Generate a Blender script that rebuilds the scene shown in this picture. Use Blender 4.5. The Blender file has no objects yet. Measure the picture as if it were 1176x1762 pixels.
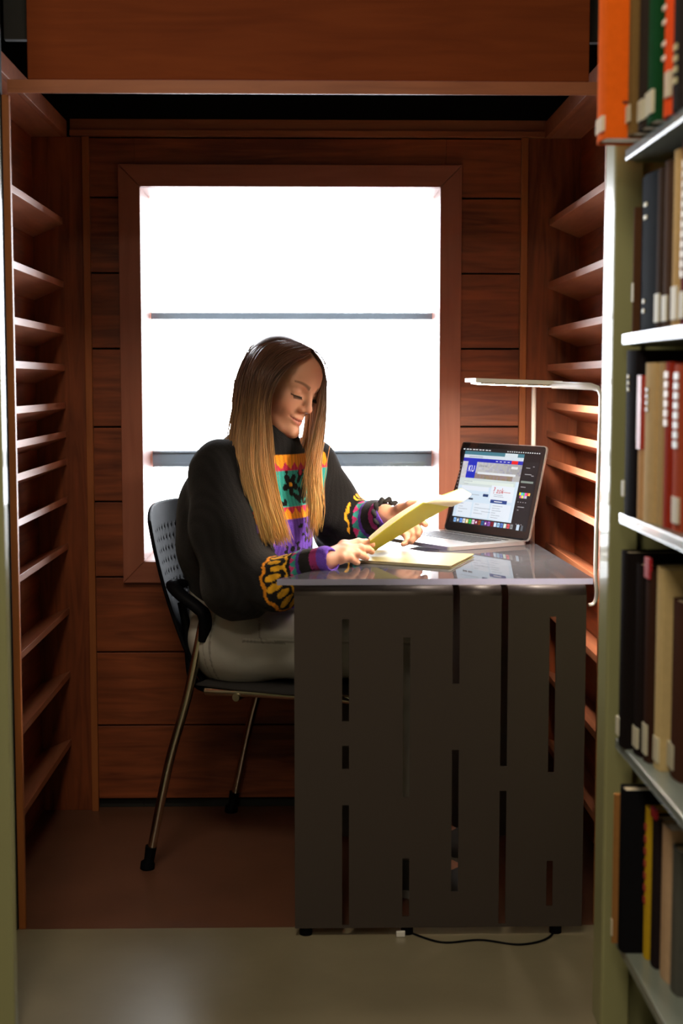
import bpy, bmesh, math, random
import numpy as np
from mathutils import Vector, Matrix
random.seed(7); RNG = np.random.default_rng(7)
C = bpy.context.scene.collection
SC = bpy.context.scene
# ------------------------------------------------------------------ camera, world, light, exposure
F = 2467.0; PITCH = math.atan(223/2467.); YAW = math.atan(53/2467.*math.cos(PITCH))
CAM = np.array([0, -2.874, 1.1236])
FW = np.array([math.sin(YAW)*math.cos(PITCH), math.cos(YAW)*math.cos(PITCH), -math.sin(PITCH)])
RT = np.array([math.cos(YAW), -math.sin(YAW), 0.]); UP = np.cross(RT, FW)
def _ray(x, y): return FW + RT*(x-588)/F + UP*(881-y)/F
def atY(x, y, Y): r = _ray(x, y); return CAM + r*(Y-CAM[1])/r[1]
def atZ(x, y, Z): r = _ray(x, y); return CAM + r*(Z-CAM[2])/r[2]
cam = bpy.data.cameras.new('camera'); camo = bpy.data.objects.new('camera', cam); C.objects.link(camo)
camo.location = CAM; camo.rotation_euler = (math.pi/2-PITCH, 0, -YAW)
cam.sensor_fit = 'VERTICAL'; cam.sensor_height = 36; cam.lens = F/1762*36
cam.clip_start = .05
cam.dof.use_dof = True; cam.dof.focus_distance = 3.3; cam.dof.aperture_fstop = 2.8
SC.camera = camo
SC.view_settings.view_transform = 'Standard'; SC.view_settings.look = 'None'
SC.view_settings.gamma = 1; SC.view_settings.use_curve_mapping = False
SC.view_settings.exposure = 0.0
W = bpy.data.worlds.new('world'); SC.world = W; W.use_nodes = True
W.node_tree.nodes['Background'].inputs[0].default_value = (.93, .96, 1, 1)
W.node_tree.nodes['Background'].inputs[1].default_value = 20.0
def area(name, loc, rot, sx, sy, power, col, portal=False):
    l = bpy.data.lights.new(name, 'AREA'); l.shape = 'RECTANGLE'; l.size = sx; l.size_y = sy; l.energy = power; l.color = col
    if portal: l.cycles.is_portal = True
    o = bpy.data.objects.new(name, l); C.objects.link(o); o.location = loc; o.rotation_euler = rot; return o
area('window_portal', (-.05, 1.16, 1.14), (-math.pi/2, 0, 0), .9, 1.1, 1, (1, 1, 1), True)
LIB = 22.0     # watts of each library ceiling light
# ------------------------------------------------------------------ materials
def _nt(m): m.use_nodes = True; return m.node_tree, m.node_tree.nodes['Principled BSDF']
def mat(name, col, rough=.5, metal=0, coat=0, emit=None, es=0, bump=0, bscale=200, var=0, vscale=8, spec=None):
    m = bpy.data.materials.new(name); nt, b = _nt(m)
    b.inputs['Base Color'].default_value = (*col, 1); b.inputs['Roughness'].default_value = rough
    b.inputs['Metallic'].default_value = metal; b.inputs['Coat Weight'].default_value = coat
    if spec is not None: b.inputs['Specular IOR Level'].default_value = spec
    if emit: b.inputs['Emission Color'].default_value = (*emit, 1); b.inputs['Emission Strength'].default_value = es
    tc = nt.nodes.new('ShaderNodeTexCoord')
    if var:
        n = nt.nodes.new('ShaderNodeTexNoise'); n.inputs['Scale'].default_value = vscale; n.inputs['Detail'].default_value = 6
        nt.links.new(tc.outputs['Object'], n.inputs['Vector'])
        x = nt.nodes.new('ShaderNodeMix'); x.data_type = 'RGBA'
        x.inputs['A'].default_value = (*[c*(1-var) for c in col], 1); x.inputs['B'].default_value = (*[min(1, c*(1+var)) for c in col], 1)
        nt.links.new(n.outputs['Fac'], x.inputs['Factor']); nt.links.new(x.outputs['Result'], b.inputs['Base Color'])
    if bump:
        n = nt.nodes.new('ShaderNodeTexNoise'); n.inputs['Scale'].default_value = bscale; n.inputs['Detail'].default_value = 3
        nt.links.new(tc.outputs['Object'], n.inputs['Vector'])
        u = nt.nodes.new('ShaderNodeBump'); u.inputs['Strength'].default_value = bump; u.inputs['Distance'].default_value = .002
        nt.links.new(n.outputs['Fac'], u.inputs['Height']); nt.links.new(u.outputs['Normal'], b.inputs['Normal'])
    return m
def wood(name, c1, c2, axis, rough=.5, coat=.04, fig=1.0):
    m = bpy.data.materials.new(name); nt, b = _nt(m); N = nt.nodes; L = nt.links
    tc = N.new('ShaderNodeTexCoord'); mp = N.new('ShaderNodeMapping')
    s = [26, 26, 26]; s[axis] = 2.2; mp.inputs['Scale'].default_value = s
    L.new(tc.outputs['Object'], mp.inputs['Vector'])
    n1 = N.new('ShaderNodeTexNoise'); n1.inputs['Scale'].default_value = 1.6; n1.inputs['Detail'].default_value = 8; n1.inputs['Distortion'].default_value = 1.2*fig
    L.new(mp.outputs[0], n1.inputs['Vector'])
    mp2 = N.new('ShaderNodeMapping'); s2 = [5, 5, 5]; s2[axis] = 2; mp2.inputs['Scale'].default_value = s2; L.new(tc.outputs['Object'], mp2.inputs['Vector'])
    n2 = N.new('ShaderNodeTexNoise'); n2.inputs['Scale'].default_value = 1.3; n2.inputs['Detail'].default_value = 5; L.new(mp2.outputs[0], n2.inputs['Vector'])
    ad = N.new('ShaderNodeMath'); ad.operation = 'ADD'; L.new(n1.outputs['Fac'], ad.inputs[0]); L.new(n2.outputs['Fac'], ad.inputs[1])
    r = N.new('ShaderNodeValToRGB'); r.color_ramp.elements[0].position = .72; r.color_ramp.elements[1].position = 1.25
    ml = N.new('ShaderNodeMath'); ml.operation = 'MULTIPLY'; ml.inputs[1].default_value = 1.0; L.new(ad.outputs[0], ml.inputs[0])
    mr = N.new('ShaderNodeMapRange'); mr.inputs['From Min'].default_value = .7; mr.inputs['From Max'].default_value = 1.3; L.new(ml.outputs[0], mr.inputs['Value'])
    x = N.new('ShaderNodeMix'); x.data_type = 'RGBA'; x.inputs['A'].default_value = (*c1, 1); x.inputs['B'].default_value = (*c2, 1)
    N.remove(r); L.new(mr.outputs[0], x.inputs['Factor']); L.new(x.outputs['Result'], b.inputs['Base Color'])
    b.inputs['Roughness'].default_value = rough; b.inputs['Coat Weight'].default_value = coat; b.inputs['Coat Roughness'].default_value = .35; b.inputs['Specular IOR Level'].default_value = .35
    u = N.new('ShaderNodeBump'); u.inputs['Strength'].default_value = .12; u.inputs['Distance'].default_value = .002
    L.new(n1.outputs['Fac'], u.inputs['Height']); L.new(u.outputs['Normal'], b.inputs['Normal'])
    return m
def vcmat(name, rough=.8, bump=0, bscale=300, trans=0, sss=0, sheen=0, spec=.3):
    m = bpy.data.materials.new(name); nt, b = _nt(m); N = nt.nodes; L = nt.links
    a = N.new('ShaderNodeAttribute'); a.attribute_name = 'Col'
    L.new(a.outputs['Color'], b.inputs['Base Color']); b.inputs['Roughness'].default_value = rough
    b.inputs['Specular IOR Level'].default_value = spec; b.inputs['Sheen Weight'].default_value = sheen
    if sss: b.inputs['Subsurface Weight'].default_value = sss; b.inputs['Subsurface Radius'].default_value = (1, .35, .2); b.inputs['Subsurface Scale'].default_value = .008
    if bump:
        tc = N.new('ShaderNodeTexCoord'); n = N.new('ShaderNodeTexNoise'); n.inputs['Scale'].default_value = bscale; L.new(tc.outputs['Object'], n.inputs['Vector'])
        u = N.new('ShaderNodeBump'); u.inputs['Strength'].default_value = bump; u.inputs['Distance'].default_value = .002
        L.new(n.outputs['Fac'], u.inputs['Height']); L.new(u.outputs['Normal'], b.inputs['Normal'])
    if trans:
        t = N.new('ShaderNodeBsdfTranslucent'); L.new(a.outputs['Color'], t.inputs['Color'])
        x = N.new('ShaderNodeMixShader'); x.inputs[0].default_value = trans
        L.new(b.outputs[0], x.inputs[1]); L.new(t.outputs[0], x.inputs[2]); L.new(x.outputs[0], N['Material Output'].inputs[0])
    return m
def glassy(name, tint=(1, 1, 1), extra=0, dcol=(.6, .6, .9), boost=1.0, ior=1.5, rough=.02):
    m = bpy.data.materials.new(name); m.use_nodes = True; nt = m.node_tree; N = nt.nodes; L = nt.links; N.remove(N['Principled BSDF'])
    t = N.new('ShaderNodeBsdfTransparent'); t.inputs[0].default_value = (*tint, 1)
    g = N.new('ShaderNodeBsdfGlossy'); g.inputs['Roughness'].default_value = rough
    f = N.new('ShaderNodeFresnel'); f.inputs['IOR'].default_value = ior
    x = N.new('ShaderNodeMixShader'); last = t
    if extra:
        d = N.new('ShaderNodeBsdfTranslucent'); d.inputs[0].default_value = (*dcol, 1); e = N.new('ShaderNodeBsdfDiffuse'); e.inputs[0].default_value = (*dcol, 1)
        de = N.new('ShaderNodeMixShader'); L.new(d.outputs[0], de.inputs[1]); L.new(e.outputs[0], de.inputs[2])
        y = N.new('ShaderNodeMixShader'); y.inputs[0].default_value = extra; L.new(t.outputs[0], y.inputs[1]); L.new(de.outputs[0], y.inputs[2]); last = y
    L.new(f.outputs[0], x.inputs[0]); L.new(last.outputs[0], x.inputs[1]); L.new(g.outputs[0], x.inputs[2]); L.new(x.outputs[0], N['Material Output'].inputs[0])
    return m
def sheetmat(name, col, trans=.4, rough=.6):
    m = bpy.data.materials.new(name); nt, b = _nt(m); N = nt.nodes; L = nt.links
    b.inputs['Base Color'].default_value = (*col, 1); b.inputs['Roughness'].default_value = rough
    t = N.new('ShaderNodeBsdfTranslucent'); t.inputs[0].default_value = (*col, 1)
    x = N.new('ShaderNodeMixShader'); x.inputs[0].default_value = trans
    L.new(b.outputs[0], x.inputs[1]); L.new(t.outputs[0], x.inputs[2]); L.new(x.outputs[0], N['Material Output'].inputs[0]); return m
M = {}
WC1 = (.105, .021, .006); WC2 = (.33, .080, .023)
for i, a in enumerate('xyz'): M['wood_'+a] = wood('cherry_wood_'+a, WC1, WC2, i)
M['wood_post'] = wood('cherry_post', (.27, .078, .018), (.40, .125, .034), 2)
M['wood_trim'] = wood('cherry_trim', (.22, .060, .022), (.34, .105, .040), 0)
M['wood_case_z'] = wood('casing_wood_z', (.25, .075, .042), (.35, .115, .066), 2, fig=.5)
M['wood_case_x'] = wood('casing_wood_x', (.25, .075, .042), (.35, .115, .066), 0, fig=.5)
M['wood_nose'] = wood('shelf_wood', (.30, .095, .045), (.50, .19, .10), 1, rough=.35)
M['wood_head'] = wood('header_wood', (.135, .026, .0055), (.19, .040, .009), 0, rough=.7, coat=0)
M['wood_head'].node_tree.nodes['Principled BSDF'].inputs['Specular IOR Level'].default_value = .1
M['dark'] = mat('unlit_black', (.010, .009, .008), .8)  # near-black base colour stands in for shade in the gaps and void
M['concrete'] = mat('concrete', (.21, .178, .115), .32, var=.3, vscale=5, bump=.1, bscale=40)
M['brownfloor'] = mat('stained_floor', (.125, .052, .030), .32, var=.35, vscale=6, bump=.08, bscale=30)
M['plaster'] = mat('plaster', (.45, .43, .38), .9)
M['metal_dark'] = mat('desk_metal', (.060, .046, .040), .5, metal=.35, bump=.05, bscale=900)
M['acryl'] = glassy('acrylic', (.95, .95, .98), .14, (.72, .72, .85), ior=1.55)
M['acryl_edge'] = glassy('acrylic_edge', (.8, .8, .97), .75, (.72, .72, 1.0))
M['pane'] = glassy('window_glass', (.97, .98, .99), ior=1.5)
M['bar'] = mat('mullion_metal', (.10, .12, .14), .5)
M['chrome'] = mat('chrome', (.62, .56, .45), .22, metal=1)
M['black'] = mat('black_plastic', (.0035, .0035, .005), .5, spec=.04)
M['blackfab'] = mat('black_fabric', (.018, .015, .015), .9, bump=.3, bscale=600)
M['alu'] = mat('aluminium', (.72, .72, .72), .32, metal=.9)
M['alu_white'] = mat('white_lamp_metal', (.80, .78, .75), .35, metal=.2)
M['lamp_emit'] = mat('led_panel', (1, 1, 1), .5, emit=(1, .86, .68), es=165)
M['keys'] = mat('keys', (.02, .02, .022), .5)
M['bezel'] = mat('bezel', (.008, .008, .009), .12)
M['green'] = mat('green_steel', (.30, .30, .145), .36, coat=.25)
M['cream'] = sheetmat('cream_paper', (.85, .80, .62), .35)
M['page_edge'] = mat('page_edges', (.62, .52, .36), .8, var=.2, vscale=60)
M['cover_y'] = sheetmat('yellow_cover', (.50, .45, .02), .3, .45)
M['cover_tan'] = mat('olive_cover', (.20, .175, .075), .4, var=.1, vscale=30)
M['skin'] = vcmat('skin', .5, .05, 500, sss=.12, spec=.35)
M['sweater'] = vcmat('knit_wool', .95, .6, 420, sheen=.08, spec=.1)
M['denim'] = vcmat('denim', .9, .3, 600, spec=.15)
M['hair'] = vcmat('hair', .36, trans=.32, spec=.5)
M['white_em'] = mat('fixture_diffuser', (1, 1, 1), .6, emit=(1, .88, .66), es=2.5)
# ------------------------------------------------------------------ helpers
class MB:
    def __init__(s): s.v = []; s.f = []; s.m = []
    def add(s, V, Fs, mi=0):
        o = len(s.v); s.v += [tuple(map(float, p)) for p in V]; s.f += [tuple(i+o for i in f) for f in Fs]; s.m += [mi]*len(Fs); return s
    def box(s, x0, x1, y0, y1, z0, z1, mi=0):
        V = [(x, y, z) for z in (z0, z1) for y in (y0, y1) for x in (x0, x1)]
        return s.add(V, [(0, 2, 3, 1), (4, 5, 7, 6), (0, 1, 5, 4), (2, 6, 7, 3), (0, 4, 6, 2), (1, 3, 7, 5)], mi)
    def prism(s, poly, z0, z1, mi=0, side=None):
        n = len(poly); V = [(x, y, z0) for x, y in poly]+[(x, y, z1) for x, y in poly]
        s.add(V, [tuple(range(n))[::-1], tuple(range(n, 2*n))], mi)
        return s.add(V, [(i, (i+1) % n, n+(i+1) % n, n+i) for i in range(n)], mi if side is None else side)
    def hexa(s, P, mi=0):   # P: 8 points, bottom 4 ccw, top 4 ccw
        return s.add(P, [(3, 2, 1, 0), (4, 5, 6, 7), (0, 1, 5, 4), (1, 2, 6, 5), (2, 3, 7, 6), (3, 0, 4, 7)], mi)
    def tube(s, pts, r, n=10, mi=0, flat=None):
        pts = [Vector(p) for p in pts]; k = len(pts); rs = r if isinstance(r, (list, tuple)) else [r]*k
        up = Vector((0, 0, 1)); V = []; prev = None
        for i, p in enumerate(pts):
            t = (pts[min(i+1, k-1)]-pts[max(i-1, 0)]).normalized()
            if prev is None:
                a = up if abs(t.z) < .9 else Vector((0, 1, 0)); u = (a-t*a.dot(t)).normalized()
            else: u = (prev-t*prev.dot(t)).normalized()
            prev = u; w = t.cross(u)
            fx, fy = flat or (1, 1)
            for j in range(n):
                a = 2*math.pi*j/n
                V.append(p+(u*math.cos(a)*fx+w*math.sin(a)*fy)*rs[i])
        Fs = [(i*n+j, i*n+(j+1) % n, (i+1)*n+(j+1) % n, (i+1)*n+j) for i in range(k-1) for j in range(n)]
        Fs += [tuple(range(n))[::-1], tuple(range((k-1)*n, k*n))]
        return s.add(V, Fs, mi)
    def build(s, name, mats, parent=None, smooth=False, bevel=0, seg=2):
        me = bpy.data.meshes.new(name); me.from_pydata(s.v, [], s.f)
        mats = mats if isinstance(mats, list) else [mats]
        for m in mats: me.materials.append(m)
        me.polygons.foreach_set('material_index', s.m)
        me.update()
        o = bpy.data.objects.new(name, me); C.objects.link(o)
        if parent: o.parent = parent
        if bevel:
            b = o.modifiers.new('bevel', 'BEVEL'); b.width = bevel; b.segments = seg; b.limit_method = 'ANGLE'
        if smooth:
            me.polygons.foreach_set('use_smooth', [True]*len(me.polygons))
            try: me.set_sharp_from_angle(angle=math.radians(50))
            except Exception: pass
        return o
def tag(o, label=None, cat=None, group=None, kind=None):
    if label: o['label'] = label
    if cat: o['category'] = cat
    if group: o['group'] = group
    if kind: o['kind'] = kind
    return o
def struct(o): o['kind'] = 'structure'; return o
def thing(name, label, cat, loc=(0, 0, 0), rz=0, group=None):
    o = bpy.data.objects.new(name, None); C.objects.link(o); o.location = loc; o.rotation_euler = (0, 0, rz); o.empty_display_size = .05
    return tag(o, label, cat, group)
def catmull(P, n):
    P = np.array(P, float); k = len(P); out = []
    for t in np.linspace(0, k-1, n):
        i = min(int(t), k-2); u = t-i
        p0, p1, p2, p3 = P[max(i-1, 0)], P[i], P[i+1], P[min(i+2, k-1)]
        out.append(.5*((2*p1)+(-p0+p2)*u+(2*p0-5*p1+4*p2-p3)*u*u+(-p0+3*p1-3*p2+p3)*u**3))
    return np.array(out)
# ------------------------------------------------------------------ the setting
BW = .84          # back wall front face
struct(MB().box(-2.6, 2.6, -5.2, .007, -.1, 0).build('floor', M['concrete']))
struct(MB().box(-.95, .95, .0075, 1.3, -.1, 0).build('floor.001', M['brownfloor']))
struct(MB().box(-2.6, 2.6, -5.2, .2, 2.6, 2.7).build('ceiling', M['plaster']))
struct(MB().box(-2.6, 2.6, -5.3, -5.2, 0, 2.6).build('wall_front', M['plaster']))
struct(MB().box(-2.7, -2.6, -5.3, .3, 0, 2.7).build('wall_left', M['plaster']))
struct(MB().box(2.6, 2.7, -5.3, .3, 0, 2.7).build('wall_right', M['plaster']))
# niche back wall of wide horizontal planks, window hole left open
HX0, HX1, HZ0, HZ1 = -.432, .331, .662, 1.617
def planks(x0, x1, zs, name):
    b = MB()
    for z0, z1 in zip(zs[:-1], zs[1:]):
        if z1-z0 > .01: b.box(x0, x1, BW, BW+.02, z0+.0022, z1-.0022)
    return b
b = MB(); ZL = [.028, .226, .421, .619, .816, 1.009, 1.210, 1.402, 1.592, 1.742]
def seg(z0, z1, x0, x1): b.box(x0, x1, BW, BW+.02, z0+.0022, z1-.0022)
for z0, z1 in zip(ZL[:-1], ZL[1:]):
    if z1 <= HZ0: seg(z0, z1, -.60, .60)
    else:
        seg(z0, z1, -.60, HX0-.015); seg(z0, z1, HX1+.015, .60)
b.box(HX0-.015, HX1+.015, BW, BW+.02, HZ1+.01, 1.742-.002); b.box(HX0-.015, HX1+.015, BW, BW+.02, .621, HZ0-.01)
# solid backing behind the planks
for x0, x1, z0, z1 in ((-.95, HX0-.012, 0, 1.77), (HX1+.012, .95, 0, 1.77), (HX0-.012, HX1+.012, 0, HZ0-.012), (HX0-.012, HX1+.012, HZ1+.012, 1.77)):
    b.box(x0, x1, BW+.0201, BW+.09, z0, z1, 1)
struct(b.build('wall_back', [M['wood_x'], M['dark']], bevel=.0012))
# boards coloured near-black for the unlit void above and around the niche
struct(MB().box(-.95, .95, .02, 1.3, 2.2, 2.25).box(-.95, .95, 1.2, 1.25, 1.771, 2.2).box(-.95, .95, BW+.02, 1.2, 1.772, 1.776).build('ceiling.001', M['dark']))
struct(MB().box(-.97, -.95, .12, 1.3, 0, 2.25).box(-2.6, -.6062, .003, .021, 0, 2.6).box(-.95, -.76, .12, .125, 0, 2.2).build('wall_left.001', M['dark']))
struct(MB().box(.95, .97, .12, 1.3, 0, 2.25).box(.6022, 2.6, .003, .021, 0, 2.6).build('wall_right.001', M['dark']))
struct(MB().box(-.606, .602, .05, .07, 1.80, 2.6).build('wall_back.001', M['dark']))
# header panel and its lip across the front of the niche
struct(MB().box(-.5515, .549, .0, .0178, 1.7125, 2.45).build('trim_1', M['wood_head'], bevel=.002))
struct(MB().box(-.5906, .5870, -.003, -.0002, 1.686, 1.7115).build('trim_2', M['wood_trim']))
struct(MB().box(-.606, .60, BW-.025, BW-.001, 1.7425, 1.757).box(-.606, .60, BW-.016, BW-.001, 1.7575, 1.785).build('trim_3', M['wood_trim'], bevel=.001))
# corner posts
struct(MB().box(-.577, -.560, BW-.016, BW-.0005, .0, 1.742).build('trim_4', M['wood_post'], bevel=.001))
struct(MB().box(.538, .555, BW-.016, BW-.0005, .0, 1.742).build('trim_5', M['wood_post'], bevel=.001))
# ------------------------------------------------------------------ window
win = bpy.data.objects.new('window_1', None); C.objects.link(win); win.location = (-.05, BW, HZ0); win['kind'] = 'structure'
bpy.context.view_layer.update()
def put(o, parent):      # parent a world-space mesh to a located empty, keeping it in place
    o.parent = parent; o.matrix_parent_inverse = Matrix.Translation(parent.location).inverted() if parent.rotation_euler.z == 0 else (Matrix.Translation(parent.location) @ Matrix.Rotation(parent.rotation_euler.z, 4, 'Z')).inverted(); return o
ox0, ox1, oz0, oz1 = -.487, .386, .606, 1.673
ix0, ix1, iz0, iz1 = HX0, HX1, HZ0, HZ1
y0, y1 = BW-.018, BW-.0005
def mitre(quad):
    return [(x, y0, z) for x, z in quad]+[(x, y1, z) for x, z in quad]
g = .0006
for nm, q, mm in (('casing', [(ox0, oz0), (ix0, iz0), (ix0, iz1), (ox0, oz1)], 'wood_case_z'), ('casing', [(ix1, iz0), (ox1, oz0), (ox1, oz1), (ix1, iz1)], 'wood_case_z'),
                  ('casing', [(ix0+g, iz1+g), (ix1-g, iz1+g), (ox1-g, oz1), (ox0+g, oz1)], 'wood_case_x'), ('casing', [(ox0+g, oz0), (ox1-g, oz0), (ix1-g, iz0-g), (ix0+g, iz0-g)], 'wood_case_x')):
    put(MB().hexa(mitre(q)).build(nm, M[mm], bevel=.0012), win)
b = MB(); GY = 1.02
b.box(ix0-.0105, ix0, BW, GY+.06, iz0-.0095, iz1+.0095); b.box(ix1, ix1+.0105, BW, GY+.06, iz0-.0095, iz1+.0095)
put(b.build('jamb', M['wood_case_z']), win)
b = MB(); b.box(ix0, ix1, BW, GY+.06, iz1, iz1+.0095); put(b.build('head_board', M['wood_case_x']), win)
b = MB(); b.box(ix0, ix1, BW, GY+.06, iz0-.0095, iz0); put(b.build('window_sill', M['wood_case_x']), win)
put(MB().box(ix0, ix1, GY, GY+.006, iz0, iz1).build('pane', M['pane']), win)
def zat(y, Y): return atY(500, y, Y)[2]
b = MB()
by = GY+.03
b.box(ix0, ix1, by, by+.03, zat(549.5, by), zat(538, by)); put(b.build('mullion', M['bar']), win)
b = MB(); b.box(ix0, ix1, by, by+.04, zat(803.5, by), zat(775, by)); b.box(ix0, ix1, by-.006, by, zat(797, by-.006), zat(781, by-.006)); b.box(ix0, ix1, by-.010, by, zat(779, by), zat(775.5, by))
put(b.build('mullion', M['bar'], bevel=.001), win)
# ------------------------------------------------------------------ louvre bookcases on both sides
ZS = [1.540, 1.381, 1.263, 1.170, 1.073, .9995, .9285, .830, .709, .540, .373, .192]
def bookcase(side, label):
    t = thing('built_in_bookcase', label, 'bookcase', (side*.66, .42, 0))
    xn = .630 if side < 0 else .612; xw = .706 if side < 0 else .690
    def X(a): return side*a
    def bx(x0, x1, *r, mi=0, bb=None):
        bb = bb or MB(); return bb.box(min(X(x0), X(x1)), max(X(x0), X(x1)), *r, mi)
    put(bx(xw, xw+.018, .02, BW, 0, 1.742).build('side_panel', M['wood_y']), t)
    put(bx(.578 if side < 0 else .556, xw+.018, BW-.004, BW-.0005, 0, 1.742).build('end_panel', M['wood_z'], bevel=.0008), t)
    # front stile
    xi = .5906 if side < 0 else .587
    put(bx(xi, xi+.014, .008, .022, 0, 1.685).build('front_stile', M['wood_post'], bevel=.001), t)
    # top ledge with its nosing
    b = MB(); bx(xn-.004, xw, .03, BW-.004, 1.742, 1.752, bb=b); put(b.build('top_board', M['wood_nose']), t)
    b = MB(); bx(xn-.018, xn-.0042, .03, BW-.026, 1.738, 1.778, bb=b); put(b.build('edge_trim', M['wood_trim'], bevel=.001), t)
    for z in ZS:
        # slat falls away towards the wall
        th = .0165; d = .032
        P = []
        for y in (.023, BW-.0045): P.append([(xn, z-th), (xw-.0003, z-th-d), (xw-.0003, z-d), (xn, z)])
        a, c = P
        V = [(X(x), .023, q) for x, q in a]+[(X(x), BW-.0045, q) for x, q in c]
        Fs = [(0, 1, 2, 3), (7, 6, 5, 4), (0, 4, 5, 1), (1, 5, 6, 2), (2, 6, 7, 3), (3, 7, 4, 0)]
        if side < 0: Fs = [f[::-1] for f in Fs]
        put(MB().add(V, Fs).build('shelf', M['wood_nose'], bevel=.001), t)
    return t
bookcase(-1, 'built-in cherry wood bookcase of empty slanted shelves left of the window')
bookcase(1, 'built-in cherry wood bookcase of empty slanted shelves behind the desk lamp')
# ------------------------------------------------------------------ library ceiling lights (behind and above the camera)
for i, (x, y, lab) in enumerate([(-.25, -1.5, ''), (-.3, -3.6, '')]):
    t = thing('ceiling_light', 'rectangular library ceiling light above the aisle outside the nook', 'ceiling light', (x, y, 2.6), group='library ceiling lights')
    put(MB().box(x-.32, x+.32, y-.32, y+.32, 2.555, 2.5995).build('frame', M['alu_white'], bevel=.003), t)
    put(MB().box(x-.29, x+.29, y-.29, y+.29, 2.548, 2.5548).build('diffuser', M['white_em']), t)
    area('ceiling_lamp', (x, y, 2.54), (0, 0, 0), .56, .56, LIB, (1, .87, .66))
# ------------------------------------------------------------------ desk
desk = thing('desk', 'dark metal desk with slotted front panel and clear acrylic top', 'desk', (.26, .28, 0))
DX0, DX1, DY = -.034, .551, -.046
def Xp(px, Y): return float(atY(px, 1200, Y)[0])
def Zp(py, Y): return float(atY(700, py, Y)[2])
cols = [(589, 601, [(1065, 1241), (1283, 1323), (1385, 1598)]), (694, 706, [(1097, 1372), (1477, 1577)]), (779, 791, [(None, 1177), (1291, 1535)]),
        (862, 874, [(None, 1320), (1362, 1600)]), (945, 956, [(1062, 1331), (1483, 1561)])]
R_ = .018; ZT = .718
Lv = ZT-R_-.018; La = R_*math.pi/2; Ld = .60
def sp(s):   # path position from panel bottom up, over the bend and back
    if s <= Lv: return DY, .018+s
    if s <= Lv+La: a = (s-Lv)/R_; return DY+R_-R_*math.cos(a), ZT-R_+R_*math.sin(a)
    return DY+R_+(s-Lv-La), ZT
slots = []
for x0, x1, L in cols:
    X0, X1 = Xp(x0, DY), Xp(x1, DY)
    for a, c in L:
        lo = Zp(c, DY)-.018; hi = Lv+La+.27 if a is None else Zp(a, DY)-.018
        slots.append((X0, X1, max(lo, .006), hi))
ST = Lv+La+Ld
for (x0, x1, a, c) in ((0, 0, .04, .30), (1, 1, .18, .45), (4, 4, .03, .26), (2, 2, .34, .56), (3, 3, .33, .52)):
    X0, X1 = Xp(cols[x0][0], DY), Xp(cols[x0][1], DY); slots.append((X0, X1, Lv+La+a, Lv+La+c))
xs = sorted(set([DX0, DX1]+[round(v, 5) for s in slots for v in s[:2]]))
ss = sorted(set([0., Lv, ST]+[Lv+La*k/6 for k in range(1, 7)]+[round(v, 5) for s in slots for v in s[2:]]))
b = MB(); idx = {}
for i in range(len(xs)-1):
    for j in range(len(ss)-1):
        cx, cs = (xs[i]+xs[i+1])/2, (ss[j]+ss[j+1])/2
        if any(s[0]-1e-4 < cx < s[1]+1e-4 and s[2]-1e-4 < cs < s[3]+1e-4 for s in slots): continue
        f = []
        for (p, q) in ((i, j), (i+1, j), (i+1, j+1), (i, j+1)):
            if (p, q) not in idx:
                yy, zz = sp(ss[q]); idx[(p, q)] = len(b.v); b.v.append((xs[p], yy, zz))
            f.append(idx[(p, q)])
        b.f.append(tuple(f)); b.m.append(0)
o = b.build('front_panel', M['metal_dark'])
for p in o.data.polygons: p.use_smooth = abs(p.normal.y) < .999 and abs(p.normal.z) < .999
so = o.modifiers.new('thick', 'SOLIDIFY'); so.thickness = .004; so.offset = -1
put(o, desk)
put(MB().box(DX0+.01, DX1-.01, .545, .549, .018, .713).build('rear_panel', M['metal_dark']), desk)
for x in (-.012, .195, .50):
    for y in (-.03, .535):
        put(MB().tube([(x, y, .0002), (x, y, .0178)], .013, 16, 0).build('foot', M['black'], smooth=True), desk)
put(MB().box(.172, .190, -.052, -.046, .0005, .012).build('white_clip', M['alu_white'], bevel=.001), desk)
# acrylic top on small standoffs
GP = [(-.068, -.055), (.562, -.055), (.542, .62), (.315, .62)]
gl = MB().prism(GP, .7232, .7352, 0, 1).build('glass_top', [M['acryl'], M['acryl_edge']], bevel=.0008); put(gl, desk)
for x, y in ((.02, 0), (.50, 0), (.53, .02), (.52, .55), (.36, .57), (.155, -.02)):
    put(MB().tube([(x, y, .7185), (x, y, .7231)], .006, 14).build('standoff', M['alu'], smooth=True), desk)
# floor cable
cb = MB().tube(catmull([(.19, -.02, .0025), (.26, -.085, .0025), (.34, -.075, .0025), (.42, -.10, .0025), (.49, -.05, .0025), (.52, .10, .0025), (.60, .3, .0025)], 60), .0022, 8).build('power_cable', M['black'], smooth=True)
tag(cb, 'thin black cable lying on the floor under the front edge of the desk', 'cable')
# ------------------------------------------------------------------ desk lamp
lamp = thing('desk_lamp', 'slim white LED desk lamp with bent metal frame over the laptop', 'lamp', (.575, .0, .735))
lx = float(atY(1024, 900, -.02)[0])
p1 = catmull([(lx-.010, -.02, .676), (lx+.001, -.02, .680), (lx+.006, -.02, .70), (lx+.003, -.02, .76), (lx+.006, -.02, .95), (lx+.008, -.02, 1.07)], 30)
pts = list(p1)+[(lx+.008, -.02, 1.098), (lx+.004, -.015, 1.111), (lx-.008, -.005, 1.1155), (.545, .05, 1.1165), (.505, .14, 1.1185)]
put(MB().tube(pts, .0085, 12, flat=(.42, 1)).build('frame', M['alu_white'], smooth=True), lamp)
rx = float(atY(918, 800, .66)[0])
put(MB().tube([(rx, .66, .70), (rx, .66, .9), (rx, .66, 1.10), (rx-.001, .652, 1.116), (rx-.006, .62, 1.119), (rx-.02, .40, 1.119)], .006, 12).build('rear_post', M['alu_white'], smooth=True), lamp)
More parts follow.
